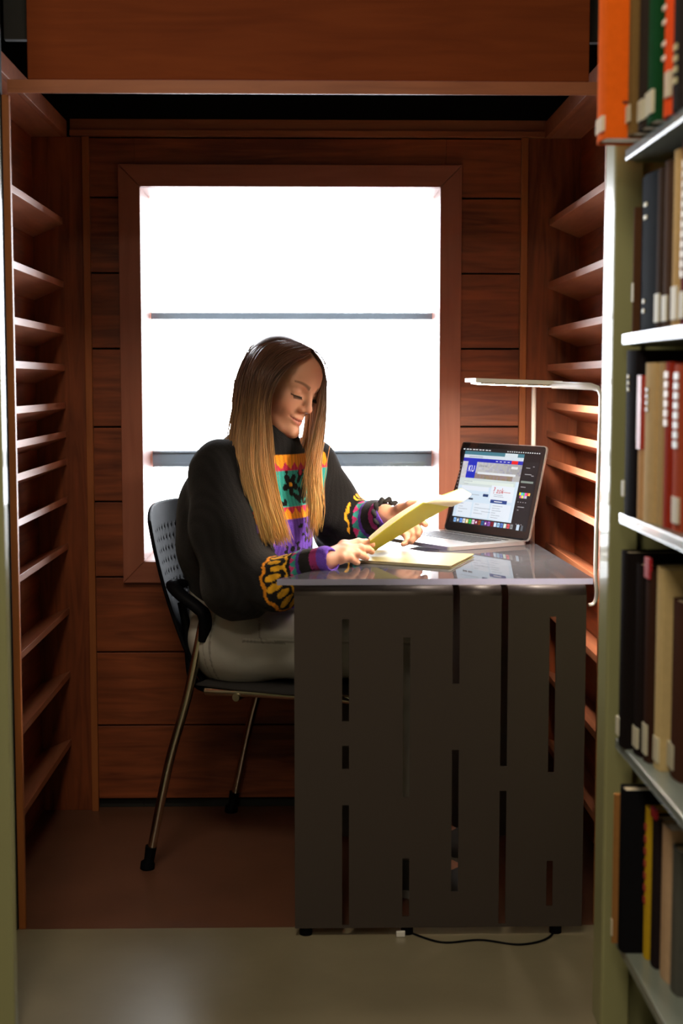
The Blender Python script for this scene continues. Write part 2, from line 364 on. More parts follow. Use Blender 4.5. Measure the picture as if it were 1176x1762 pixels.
# head: thin slab, slightly raised at its free end
hA = atY(818, 655, .33); hB = atY(966, 662, .22)
def headbox(x0, x1, y0, y1, zl, zr, th, mi=0):
    return [(x0, y0, zl), (x1, y0, zr), (x1, y1, zr), (x0, y1, zl), (x0, y0, zl+th), (x1, y0, zr+th), (x1, y1, zr+th), (x0, y1, zl+th)]
X0, X1 = .345, .528
put(MB().hexa(headbox(X0, X1, .13, .34, 1.1240, 1.1180, .0085)).build('lamp_head', M['alu_white'], bevel=.001), lamp)
put(MB().hexa(headbox(X0+.012, X1-.01, .14, .33, 1.1200, 1.1145, .0038)).build('light_tray', M['alu_white'], bevel=.0008), lamp)
put(MB().hexa(headbox(X0+.02, X1-.02, .15, .32, 1.1193, 1.1140, .0006)).build('led_panel', M['lamp_emit']), lamp)
# ------------------------------------------------------------------ laptop
LO = Vector((.519, .530, .7353)); lf = Vector((-.85, -.527, 0)); ll = Vector((-.527, .85, 0))   # rear-right corner, towards front, towards left
LWd, LDp = .335, .236
lap = thing('laptop', 'open silver laptop showing a university library web page on the acrylic desk', 'laptop', LO)
ang = math.atan2(-ll.y, -ll.x)   # local x: left -> right seen from the user
lap.location = LO+ll*LWd; lap.rotation_euler.z = ang     # origin at hinge left end; +x along hinge to the right; +y = away from the user
def rrect(w, h, r, n=6, x0=0, y0=0):
    P = []
    for cx, cy, a0 in ((w-r, h-r, 0), (r, h-r, 90), (r, r, 180), (w-r, r, 270)):
        for k in range(n+1):
            a = math.radians(a0+90*k/n); P.append((x0+cx+r*math.cos(a), y0+cy+r*math.sin(a)))
    return P
b = MB().prism(rrect(LWd, LDp, .012, y0=-LDp), .0008, .0100); base = b.build('base', M['alu'], lap, bevel=.0012)
b = MB()
for r in range(6):
    n = 14 if r else 14; kw = .0178; y = -.030-r*.0178-(0 if r else -.004); kh = .0155 if r else .009
    x = .033
    for k in range(n):
        w = kw+.0012
        if r == 5 and k == 4: w = 5*kw
        if r == 5 and 4 < k < 9: x += 0; continue
        b.box(x, x+w-.0028, y-kh, y, .0101, .0111); x += w
b.build('keyboard', M['keys'], lap, bevel=.0004, seg=1)
MB().prism(rrect(.10, .066, .004, x0=.1175, y0=-.218), .01005, .0103).build('trackpad', M['alu'], lap)
MB().tube([(.02, .001, .0095), (LWd-.02, .001, .0095)], .004, 10).build('hinge', M['black'], lap, smooth=True)
TILT = math.radians(14)
lid_mx = Matrix.Translation((0, .002, .0085)) @ Matrix.Rotation(math.radians(90)-TILT, 4, 'X')
LH = .234
lid = MB().prism(rrect(LWd, LH, .012), -.0055, -.0005).build('lid', M['alu'], lap, bevel=.0008); lid.matrix_local = lid_mx
bez = MB().prism(rrect(LWd-.004, LH-.004, .010, x0=.002, y0=.002), -.0004, .0002).build('bezel', M['bezel'], lid)
UI = {}
def em(c, s=1.0):
    k = (c, s)
    if k not in UI:
        UI[k] = mat('screen_colour', tuple(v*.05 for v in c), .25, emit=c, es=s)
    return k
SW, SH, SX, SY = LWd-.030, LH-.036, .015, .022
ub = MB(); umats = []
def R(u0, v0, u1, v1, c, lay=1, s=1.0):
    k = em(c, s)
    if k not in umats: umats.append(k)
    z = .0003+.00004*lay
    ub.add([(SX+u0*SW, SY+v0*SH, z), (SX+u1*SW, SY+v0*SH, z), (SX+u1*SW, SY+v1*SH, z), (SX+u0*SW, SY+v1*SH, z)], [(0, 1, 2, 3)], umats.index(k))
def text(s, u, v, size, c, lay=6, bold=0, sh=0, sx=1):
    cu = bpy.data.curves.new('txt', 'FONT'); cu.body = s; cu.size = size*SH; cu.space_character = 1.08; cu.offset = bold; cu.shear = sh; cu.resolution_u = 3
    to = bpy.data.objects.new('txt', cu); C.objects.link(to); dg = bpy.context.evaluated_depsgraph_get()
    me = bpy.data.meshes.new_from_object(to.evaluated_get(dg))
    k = em(c)
    if k not in umats: umats.append(k)
    ub.add([(SX+u*SW+p.co.x*sx, SY+v*SH+p.co.y, .0003+.00004*lay) for p in me.vertices], [tuple(p.vertices) for p in me.polygons], umats.index(k))
    C.objects.unlink(to); bpy.data.objects.remove(to); bpy.data.curves.remove(cu); bpy.data.meshes.remove(me)
page = (.62, .74, .86); gr = (.33, .36, .42); wh = (.85, .87, .9)
R(0, 0, 1, 1, (.012, .012, .014), 0)
for i, u in enumerate(np.linspace(.0, .34, 9)): R(u, .968, u+.024+.008*(i % 2), .979, wh, 2)
for i, u in enumerate(np.linspace(.58, .97, 15)): R(u, .968, u+.014, .979, wh, 2)
R(.03, .90, .80, .952, (.06, .20, .26), 1); R(.56, .905, .72, .95, (.62, .70, .76), 2)
R(.03, .862, .80, .905, (.62, .70, .78), 2); R(.10, .876, .28, .886, gr, 3)
R(.03, .815, .80, .862, (.02, .03, .42), 2); R(.66, .817, .74, .860, (.80, .02, .02), 3)
for u in (.46, .51, .56, .61): R(u, .834, u+.025, .841, wh, 3)
R(.03, .085, .80, .815, page, 1)
# hero photograph band: generic blurred trees and sky
rr = random.Random(3)
for i in range(34):
    for j in range(9):
        u = .03+.77*i/34; v = .60+.215*j/9
        base_c = np.array([.50, .50, .53])*(1.15-.5*(i/34)*(1 if j > 2 else .7))
        if j < 3 and 6 < i < 30: base_c = np.array([.27, .21, .18])
        base_c = base_c*(.92+.16*rr.random()); q = tuple(float(round(x*14)/14) for x in base_c)
        R(u, v, u+.77/34, v+.215/9, tuple(max(.06, x) for x in q), 2)
R(.03, .50, .76, .60, (.60, .68, .68), 2)
R(.10, .60, .22, .855, (.012, .03, .50), 4)
text('KU', .116, .685, .118, (.95, .95, 1), 7, .00003, 0, .80)
text('Libraries', .25, .755, .045, (.1, .1, .12), 7)
R(.25, .66, .74, .688, (.72, .76, .80), 4); R(.67, .755, .75, .785, (.7, .72, .74), 4)
R(.10, .53, .74, .57, (.70, .78, .74), 3); text('?', .50, .43, .12, (.5, .02, .03), 7, .0001); text('ask', .54, .435, .10, (.5, .02, .03), 7, .00005, .25); R(.62, .45, .72, .458, (.6, .2, .2), 5)
R(.47, .335, .76, .53, (.74, .80, .88), 3)
R(.49, .305, .70, .350, (.02, .06, .25), 5); R(.54, .322, .64, .332, wh, 6)
R(.08, .44, .44, .50, (.74, .80, .88), 3); R(.38, .375, .45, .41, (.02, .05, .15), 5); R(.08, .385, .33, .392, gr, 5)
R(.13, .32, .19, .342, (.02, .03, .05), 5); R(.20, .32, .26, .342, (.02, .03, .05), 5)
for u0, u1, v0, v1 in ((.07, .26, .10, .29), (.28, .49, .10, .29), (.51, .76, .10, .30)):
    R(u0, v0, u1, v1, (.72, .79, .88), 3)
for u0, v in ((.09, .26), (.09, .22), (.09, .19), (.09, .15), (.30, .265), (.30, .22), (.30, .19), (.30, .15), (.40, .22), (.40, .18), (.53, .27), (.53, .24), (.53, .21), (.53, .18), (.53, .15), (.53, .12), (.10, .555), (.10, .52), (.52, .41), (.52, .39)):
    R(u0, v, u0+rr.uniform(.05, .13), v+.006, gr, 5)
for k in range(14): R(.975-.97, .2+.045*k, .985-.97, .212+.045*k, (.25, .25, .27), 2)
R(.82, .0, .99, .86, (.016, .017, .020), 1)
R(.82, .595, .97, .62, (.22, .27, .24), 3)
for i, c in enumerate([(.8, .7, .05), (.1, .5, .8), (.1, .6, .2), (.8, .1, .5), (.9, .1, .05), (.9, .5, .1)]): R(.83+.022*i, .44, .852+.022*i, .475, c, 3)
for i, c in enumerate([(.6, .1, .3), (.8, .8, .1), (.5, .3, .7), (.6, .6, .6)]): R(.84+.022*i, .405, .862+.022*i, .438, c, 3)
for (u, v, w) in ((.85, .70, .08), (.93, .685, .03), (.83, .35, .012), (.86, .35, .012), (.89, .35, .012), (.92, .35, .012), (.84, .29, .08), (.84, .25, .02), (.83, .54, .06), (.85, .78, .05), (.93, .80, .02), (.86, .075, .01), (.89, .075, .01), (.92, .075, .01)): R(u, v, u+w, v+.008, (.4, .4, .42), 3)
dock = [(.25, .5, .9), (.2, .22, .25), (.15, .35, .9), (.8, .8, .8), (.75, .6, .2), (.05, .6, .1), (.85, .6, .8), (.28, .02, .08), (.35, .08, .02), (.02, .12, .3), (.2, .03, .3), (.3, .1, .5), (.2, .01, .02), (.5, .65, .9), (.35, .6, .85), (.1, .2, .6), (.6, .75, .65), (.75, .1, .12), (.25, .27, .28)]
for i, c in enumerate(dock): R(.06+i*.041, .012, .06+i*.041+.033, .068, c, 4); R(.067+i*.041, .026, .067+i*.041+.016, .05, wh if i % 3 == 1 else tuple(v*.5 for v in c), 5)
R(.875, .005, .91, .075, (.5, .62, .75), 4); R(.93, .005, .955, .07, (.1, .12, .14), 4)
disp = ub.build('display', [UI[k] for k in umats], lid)
# ------------------------------------------------------------------ notebooks
def Pz(x, y, z): p = atZ(x, y, z); return (float(p[0]), float(p[1]))
q = [Pz(609, 967, .737), Pz(776, 978, .737), Pz(817, 957, .737), Pz(648, 950, .737)]
def rounded(poly, r=.006, n=4):
    out = []
    k = len(poly)
    for i in range(k):
        p = Vector(poly[i]); a = (Vector(poly[i-1])-p).normalized(); c = (Vector(poly[(i+1) % k])-p).normalized()
        for t in range(n+1):
            u = t/n; A = p+a*r*(1-u)**2 + c*r*u**2; out.append((A.x, A.y))
    return out
def inset(poly, d):
    c = sum((Vector(p) for p in poly), Vector((0, 0)))/len(poly)
    return [tuple(c+(Vector(p)-c)*(1-d)) for p in poly]
nb = thing('notebook', 'closed olive yellow notebook lying flat on the acrylic desk top', 'notebook', ((q[0][0]+q[2][0])/2, (q[0][1]+q[2][1])/2, .7355))
put(MB().prism(rounded(inset(q, .03)), .7367, .7407).build('pages', M['cream']), nb)
put(MB().prism(rounded(q), .7355, .7366).build('back_cover', M['cover_tan']), nb)
put(MB().prism(rounded(q), .7408, .7422).build('front_cover', M['cover_tan'], bevel=.0004), nb)
# open book held in both hands
def A3(x, y, Y): return np.array(atY(x, y, Y))
S0 = A3(728, 865, .27); S1 = A3(773, 872, .38)           # spine, top end and near end
N0 = A3(637, 931, .17); N1 = A3(640, 951, .27)         # free edge of the near leaf
G0 = A3(794, 840, .44); G1 = A3(808, 848, .42)           # free edge of the far leaf
def leaf(a0, a1, b0, b1, off, bow, n=12, th=.0012, k0=0., k1=1., flip=0):
    # patch from edge (a0,a1) to edge (b0,b1), pushed off along its normal
    nrm = np.cross(b0-a0, a1-a0); nrm /= np.linalg.norm(nrm)
    if flip and nrm@(CAM-a0) > 0 or (not flip and nrm[2] < 0): nrm = -nrm
    top = []; bot = []
    for i in range(n+1):
        t = k0+(k1-k0)*i/n
        for j in range(5):
            s = j/4; p = (a0*(1-t)+b0*t)*(1-s)+(a1*(1-t)+b1*t)*s
            p = p+nrm*(off+bow*math.sin(math.pi*t)); top.append(p+nrm*th/2); bot.append(p-nrm*th/2)
    m = len(top); V = top+bot; Fs = []
    for i in range(n):
        for j in range(4):
            a = i*5+j; Fs.append((a, a+1, a+6, a+5)); Fs.append((m+a+5, m+a+6, m+a+1, m+a))
    for i in range(n):
        for j, d in ((0, 0), (4, 1)):
            a = i*5+j; f = (a, a+5, m+a+5, m+a); Fs.append(f if d == 0 else f[::-1])
    for i, d in ((0, 1), (n, 0)):
        for j in range(4):
            a = i*5+j; f = (a, a+1, m+a+1, m+a); Fs.append(f if d == 0 else f[::-1])
    return V, Fs
ob = thing('open_book', 'open yellow covered paperback held up in both hands of the reader', 'book', tuple(S1))
V, Fs = leaf(S0, S1, N0, N1, 0, .002); V2, F2 = leaf(S0, S1, G0, G1, 0, -.002)
b = MB().add(V, Fs).add(V2, F2); put(b.build('cover', M['cover_y'], smooth=True), ob)
b = MB()
for k in range(5):
    V, Fs = leaf(S0, S1, N0, N1, .0022+.0016*k, .002+.001*k, th=.0007, k1=.985-.004*k); b.add(V, Fs)
for k in range(4):
    V, Fs = leaf(S0, S1, G0, G1, .0022+.0016*k, .003+.0022*k, th=.0007, k1=.97-.02*k); b.add(V, Fs)
# a page standing half turned
tp = A3(757, 858, .46)
V, Fs = leaf(S0, S1, A3(752, 852, .35), A3(775, 858, .38), .004, .004, th=.0007); b.add(V, Fs)
put(b.build('pages', M['cream'], smooth=True), ob)
# ------------------------------------------------------------------ chair
CO = Vector((-.294, .5906, 0)); CA = math.atan2(-.36, .93)
ch = thing('desk_chair', 'black stacking chair with chrome legs that the reader sits on', 'chair', CO, CA)
for s in (-1, 1):
    y = .235*s
    leg = catmull([(.005, y, .03), (.055, y, .25), (.105, y*.985, .42), (.145, y*.97, .60)], 24)
    lg = MB().tube(leg, .0105, 14).build('rear_leg', M['chrome'], ch, smooth=True)
    MB().tube([(-.003, y, .0005), (-.001, y, .014), (.002, y, .02), (.008, y, .055)], [.017, .017, .012, .0135], 14).build('foot_cap', M['black'], lg, smooth=True)
    f = MB().tube(catmull([(.14, y*.9, .425), (.30, y*.9, .43), (.50, y*.9, .43), (.535, y*.92, .40), (.575, y*.98, .20), (.60, y, .02)], 40), .0105, 14).build('front_leg', M['chrome'], ch, smooth=True)
    MB().tube([(.602, y, .0005), (.60, y, .03)], [.016, .013], 14).build('foot_cap', M['black'], f, smooth=True)
    a = catmull([(.075, y*.80, .665), (.068, y*.98, .668), (.095, y*1.04, .648), (.135, y*1.04, .622), (.152, y*1.02, .60), (.148, y*.985, .545)], 40)
    MB().tube(a, [.013]*8+[.0145]*20+[.0155]*12, 14, flat=(.8, 1.1)).build('armrest', M['black'], ch, smooth=True)
# seat: padded slab
b = MB(); V = []; nx, ny = 14, 14
for k, (zo) in enumerate((0, 1)):
    for i in range(nx+1):
        for j in range(ny+1):
            u = i/nx; v = j/ny*2-1
            x = .115+.45*u; w = .215+.02*math.sin(math.pi*u); ed = max(abs(v), abs(2*u-1))
            dr = -.03*max(0, u-.75)**1.2*4-.012*(1-abs(v)**2)*math.sin(math.pi*u)
            rim = .012*max(0, (ed-.8)/.2)**2
            z = (.452+dr-rim) if zo else (.425+dr+rim)
            V.append((x, v*w, z))
m = (nx+1)*(ny+1); Fs = []
for i in range(nx):
    for j in range(ny):
        a = i*(ny+1)+j; Fs.append((a, a+1, a+ny+2, a+ny+1)); c = m+a; Fs.append((c+ny+1, c+ny+2, c+1, c))
def rimf(a, c): Fs.append((a, c, c+m, a+m))
for i in range(nx): rimf((i+1)*(ny+1), i*(ny+1)); rimf(i*(ny+1)+ny, (i+1)*(ny+1)+ny)
for j in range(ny): rimf(j, j+1); rimf(nx*(ny+1)+j+1, nx*(ny+1)+j)
b.add(V, [f[::-1] for f in Fs]); b.build('seat', M['blackfab'], ch, smooth=True)
MB().tube([(.22, -.225, .418), (.22, .225, .418)], .009, 12).build('seat_bar', M['chrome'], ch, smooth=True)
# backrest: curved shell with perforations
b = MB(); nz, ny = 66, 78; V = []
ix = {}
for i in range(nz+1):
    for j in range(ny+1):
        t = i/nz; v = j/ny*2-1; z = .42+.42*t
        w = .215-.03*max(0, t-.8)*5*.5-.05*max(0, .25-t)*2
        zz = z-.035*(abs(v)**3)*(t > .8)*(t-.8)*5
        x = .085-.135*t**1.2+.03*math.sin(t*math.pi)*-.8+.055*(v*v)-.01
        ix[(i, j)] = len(V); V.append((x, v*w, zz))
Fs = []
for i in range(nz):
    for j in range(ny):
        hole = i > 30 and i < 60 and 8 < j < 70 and (i % 4 == 0) and (j % 4 == 0)
        if hole: continue
        Fs.append((ix[(i, j)], ix[(i, j+1)], ix[(i+1, j+1)], ix[(i+1, j)]))
o = b.add(V, Fs).build('backrest', M['black'], ch, smooth=True); so = o.modifiers.new('t', 'SOLIDIFY'); so.thickness = .008; so.offset = 0
for s in (-1, 1):
    MB().tube(catmull([(.145, .2*s, .425), (.10, .2*s, .45), (.085, .19*s, .55), (.065, .18*s, .62)], 16), .01, 12).build('back_support', M['black'], ch, smooth=True)
# ------------------------------------------------------------------ library stacks
def stack_upright(name, label, side):
    pass
rs = thing('library_bookshelf', 'green steel library bookshelf full of books at the right edge', 'bookshelf', (.68, -.9, 0))
b = MB().box(.502, .517, -.477, -.408, 0, 2.45).build('upright', M['green'], bevel=.002); put(b, rs)
put(MB().box(.5175, .92, -.465, -.447, 0, 2.45).build('end_panel', M['green'], bevel=.001), rs)
put(MB().box(.5025, .5500, -.485, -.4775, 0, 2.45).build('upright_face', M['green'], bevel=.003), rs)
put(MB().box(.89, .905, -1.6, -.4855, .02, 2.45).build('back_panel', M['green']), rs)
SZ = [.1996, .5297, .9091, 1.2021, 1.4978, 1.81]; KS = .93
M['shelf_edge'] = mat('shelf_steel', (.20, .23, .20), .3, coat=.4)
for z in SZ[:-1]:
    s = put(MB().box(.510, .8895, -1.55, -.522, z-.015, z).box(.510, .8895, -1.55, -.522, z-.0172, z-.0151).build('shelf', [M['shelf_edge']], bevel=.002), rs)
    br = MB(); br.add([(x, y, zz) for y in (-.5215, -.5195) for x, zz in ((.525, z-.02), (.86, z-.02), (.86, z+.05), (.58, z+.05), (.535, z+.02))],
                      [(4, 3, 2, 1, 0), (5, 6, 7, 8, 9), (0, 1, 6, 5), (1, 2, 7, 6), (2, 3, 8, 7), (3, 4, 9, 8), (4, 0, 5, 9)])
    put(br.build('bracket', M['green']), rs)
def book(label, z, D1, t, X, h, col, dep=.17, sticker=None, lines=None, lean=0, strip=None, rough=.8, grp='books on the green steel bookshelf', inv=None):
    Y0 = D1+CAM[1]; Y1 = Y0+t
    bt = thing('book', label, 'book', (X+dep/2, (Y0+Y1)/2, z+.0005), 0, grp)
    mt = mat('book_cloth', col, rough, spec=.015, var=.12, vscale=90, bump=.1, bscale=500)
    c = .003; z0 = z+.0005; z1 = z0+h
    n = 8; rnd = min(.005, t*.1); poly = []
    for k in range(n+1):
        a = k/n; poly.append((X+rnd*(2*a-1)**2, Y0+(Y1-Y0)*a))
    outer = [(X+dep, Y0)]+poly+[(X+dep, Y1)]
    inner = [(X+dep, Y1-c)]+[(p[0]+c, min(max(p[1], Y0+c), Y1-c)) for p in poly[::-1]]+[(X+dep, Y0+c)]
    ring = outer+inner; N_ = len(ring); b = MB()
    V = [(x, y, z0) for x, y in ring]+[(x, y, z1) for x, y in ring]
    m = len(outer)
    Fs = [(i, (i+1) % N_, N_+(i+1) % N_, N_+i) for i in range(N_)]
    Fs = [f[::-1] for f in Fs]
    for i in range(m-1):
        a0, a1 = i, i+1; c0, c1 = N_-1-i, N_-2-i
        Fs.append((a0, c0, c1, a1)[::-1]); Fs.append((N_+a0, N_+a1, N_+c1, N_+c0)[::-1])
    b.add(V, Fs); put(b.build('cover', mt), bt)
    put(MB().box(X+rnd+c+.001, X+dep-.004, Y0+c+.0003, Y1-c-.0003, z0+.003, z1-.004).build('pages', M['page_edge']), bt)
    ym = (Y0+Y1)/2
    if sticker:
        s0, s1, f0, f1 = sticker
        xx = X+rnd*.3
        put(MB().box(X-.0012, xx+.004, Y0+t*f0, Y0+t*f1, z0+s0, z0+s1).build('call_number_label', M['cream']), bt)['label'] = 'white paper call number sticker'
    if lines:
        gm = mat('spine_print', lines[0], .5); bb = MB()
        for (s0, s1, f0, f1) in lines[1]:
            bb.box(X-.0016, X+.004, Y0+t*f0, Y0+t*f1, z0+s0, z0+s1)
            if len(lines[1]) < 14: put(bb.build('spine_lettering', gm), bt); bb = MB()
        if bb.v: put(bb.build('spine_lettering', gm), bt)
    if strip:
        c2, s0, s1, x0, x1 = strip
        put(MB().box(X+x0, X+x1, Y0-.0008, Y0+.001, z0+s0, z0+s1).build('cover_panel', mat('cover_panel', c2, .5)), bt)
    return bt
LASTD = [2.52]
def row(z, items, start=2.515):
    D = start*KS
    for it in items:
        t, px, h, col, lab = it[:5]; t *= KS; h *= KS; kw = it[5] if len(it) > 5 else {}
        D1 = D-t; X = (px-535)/F*D1/math.cos(0)   # spine plane that puts this volume's near corner where it stands
        book(lab, z, D1, t-.0012, X, h, col, **kw); D = D1
st = (.02, .055, .2, .8)
gold = (.55, .48, .25)
marks = lambda zs, f0=.3, f1=.7, hh=.006: [(q, q+hh, f0, f1) for q in zs]
row(SZ[4], [
 (.075, 1031, .30, (.80, .13, .01), 'tall bright orange book jutting out at the end of the top shelf', dict(sticker=(.012, .035, .05, .75), dep=.19, strip=((.12, .02, .01), .052, .056, .030, .040))),
 (.050, 1080, .30, (.17, .10, .035), 'brown book beside the bright orange book on the top shelf', dict(sticker=(.02, .045, .3, .9), dep=.17)),
 (.055, 1099, .29, (.03, .022, .018), 'black book between the brown and green books on the top shelf', dict(sticker=(.012, .042, .1, .7))),
 (.060, 1116, .30, (.008, .055, .018), 'dark green book with two white stickers on the top shelf', dict(sticker=(.012, .045, .1, .9))),
 (.050, 1142, .31, (.75, .08, .015), 'red orange book with white print beside the dark green book', dict(sticker=(.025, .06, .0, .5), lines=((.9, .8, .7), marks((.08, .10, .13, .15, .20, .24), .5, .9)))),
 (.060, 1160, .31, (.022, .018, .017), 'black book with gold lettering on the top shelf', dict(lines=(gold, marks((.035, .05, .065, .08), .3, .6, .008)))),
 (.060, 1180, .30, (.03, .02, .018), 'last black book in view at the picture edge of the top shelf')], 2.485)
row(SZ[3], [
 (.012, 1088, .215, (.09, .04, .02), 'thin brown book at the post end of the second shelf', dict(sticker=(.05, .08, .1, .9))),
 (.112, 1121, .262, (.018, .022, .030), 'thick black volume with gold marks on the second shelf', dict( lines=(gold, marks((.175, .195), .45, .62)+marks((.03, .045), .5, .6)))),
 (.045, 1134, .26, (.045, .026, .018), 'dark brown volume beside the thick black volume', dict(sticker=(.012, .055, .15, .8))),
 (.045, 1147, .265, (.075, .040, .024), 'reddish brown volume left of the tan volume on the second shelf', dict(sticker=(.012, .05, .15, .8))),
 (.055, 1164, .275, (.55, .36, .15), 'tall tan volume on the second shelf', dict(sticker=(.012, .06, .1, .7))),
 (.040, 1176, .285, (.13, .02, .025), 'dark maroon volume with white spine lettering', dict(lines=((.8, .75, .7), marks([.07+.014*k for k in range(12)], .3, .6, .010)), sticker=(.012, .05, .1, .7)))], 2.50)
row(SZ[2], [
 (.075, 1090, .285, (.012, .010, .012), 'black volume at the post end of the middle shelf', dict(sticker=(.03, .055, .7, .98), lines=(gold, marks((.2, .21, .22), .4, .5)))),
 (.040, 1107, .235, (.62, .36, .17), 'short buff book with a red band on the middle shelf', dict(strip=((.42, .03, .015), .11, .225, .001, .008), lines=((.45, .04, .02), [(.11, .225, .15, .85)]))),
 (.070, 1124, .262, (.60, .42, .21), 'wide tan book beside the buff book on the middle shelf', dict(lines=((.2, .13, .06), marks((.17, .18, .19, .2), .4, .6)))),
 (.030, 1141, .262, (.50, .34, .16), 'narrow buff book left of the dark red book', {}),
 (.050, 1155, .262, (.34, .03, .012), 'dark red book with white lettering on the middle shelf', dict(lines=((.75, .6, .5), marks([.15+.014*k for k in range(6)], .3, .7, .010)))),
 (.060, 1174, .258, (.42, .07, .03), 'brick red book with silver lettering on the middle shelf', dict(lines=((.7, .7, .7), marks([.12+.014*k for k in range(8)], .3, .7, .010)), sticker=(.012, .05, .1, .7)))], 2.50)
row(SZ[1], [
 (.055, 1083, .345, (.012, .009, .009), 'tall black folio at the post end of the fourth shelf', dict(sticker=(.015, .045, .5, .98))),
 (.055, 1110, .33, (.016, .011, .011), 'second tall black folio on the fourth shelf', dict(sticker=(.012, .045, .1, .7))),
 (.040, 1126, .325, (.045, .020, .014), 'dark brown book with a red headband on the fourth shelf', dict(sticker=(.012, .06, .1, .8), lines=((.45, .01, .02), [(.29, .322, .1, .9)]))),
 (.050, 1147, .335, (.60, .45, .22), 'pale tan volume on the fourth shelf', dict(sticker=(.012, .05, .1, .7))),
 (.070, 1182, .29, (.065, .026, .016), 'brown bound volume at the picture edge of the fourth shelf', dict(sticker=(.012, .05, .4, .98)))], 2.50)
row(SZ[0], [
 (.012, 1071, .27, (.35, .16, .05), 'thin tan pamphlet behind the black volume on the bottom shelf', dict(sticker=(.012, .04, .1, .9))),
 (.045, 1087, .29, (.008, .008, .010), 'thick black volume on the bottom shelf', {}),
 (.030, 1131, .265, (.60, .38, .02), 'yellow book beside the thick black volume on the bottom shelf', dict(lines=((.4, .05, .03), marks([.09+.02*k for k in range(7)], .3, .7, .010)))),
 (.040, 1146, .26, (.020, .014, .016), 'black book with red headband right of the yellow book', dict(lines=((.4, .01, .02), [(.24, .255, .1, .9)]))),
 (.060, 1168, .26, (.56, .38, .24), 'cream volume leaning over the bottom shelf edge', {}),
 (.050, 1186, .24, (.10, .10, .09), 'grey green book at the picture edge of the bottom shelf', {})], 2.47)
ls = thing('library_bookshelf', 'green steel library bookshelf upright at the left edge', 'bookshelf', (-.68, -.5, 0))
put(MB().box(-.56, -.508, -.50, -.47, 0, 2.45).build('upright', M['green'], bevel=.002), ls)
put(MB().box(-.95, -.5605, -.50, -.48, 0, 2.45).build('end_panel', M['green'], bevel=.001), ls)
for z in (.4, .8, 1.2, 1.6): put(MB().box(-.93, -.60, -1.5, -.5005, z-.018, z).build('shelf', M['shelf_edge'], bevel=.002), ls)
# ------------------------------------------------------------------ smooth-union surfaces for body and clothes
def d_cone(P, a, b, ra, rb):
    a = np.asarray(a, np.float32); b = np.asarray(b, np.float32); ab = b-a; L2 = float(ab@ab)+1e-12
    t = np.clip(((P-a)@ab)/L2, 0, 1); d = P-a-t[:, None]*ab
    return np.sqrt((d*d).sum(1))-(ra+(rb-ra)*t)
def d_ell(P, c, r, Rm):
    q = (P-np.asarray(c, np.float32))
    if Rm is not None: q = q@np.asarray(Rm, np.float32)      # columns of Rm = local axes in world
    r = np.asarray(r, np.float32); k0 = np.sqrt(((q/r)**2).sum(1)); k1 = np.sqrt(((q/(r*r))**2).sum(1))+1e-9
    return k0*(k0-1)/k1
def prim_bound(p):
    if p[0] == 'c': _, op, k, a, b, ra, rb = p; c = (np.asarray(a)+np.asarray(b))/2; return c, np.linalg.norm(np.asarray(a)-np.asarray(b))/2+max(ra, rb)
    _, op, k, c, r, Rm = p; return np.asarray(c), max(r)
def sdf(prims, P):
    d = np.full(len(P), 1.0, np.float32); lo = P.min(0); hi = P.max(0)
    for p in prims:
        c, rad = prim_bound(p); q = np.maximum(np.maximum(lo-c, c-hi), 0)
        if math.sqrt(float((q*q).sum())) > rad+.045: continue
        e = d_cone(P, p[3], p[4], p[5], p[6]) if p[0] == 'c' else d_ell(P, p[3], p[4], p[5])
        k = p[2]
        if p[1] == 'u':
            h = np.clip(.5+.5*(d-e)/k, 0, 1); d = d*(1-h)+e*h-k*h*(1-h)
        else:
            h = np.clip(.5-.5*(d+e)/k, 0, 1); d = d*(1-h)-e*h+k*h*(1-h)
    return d
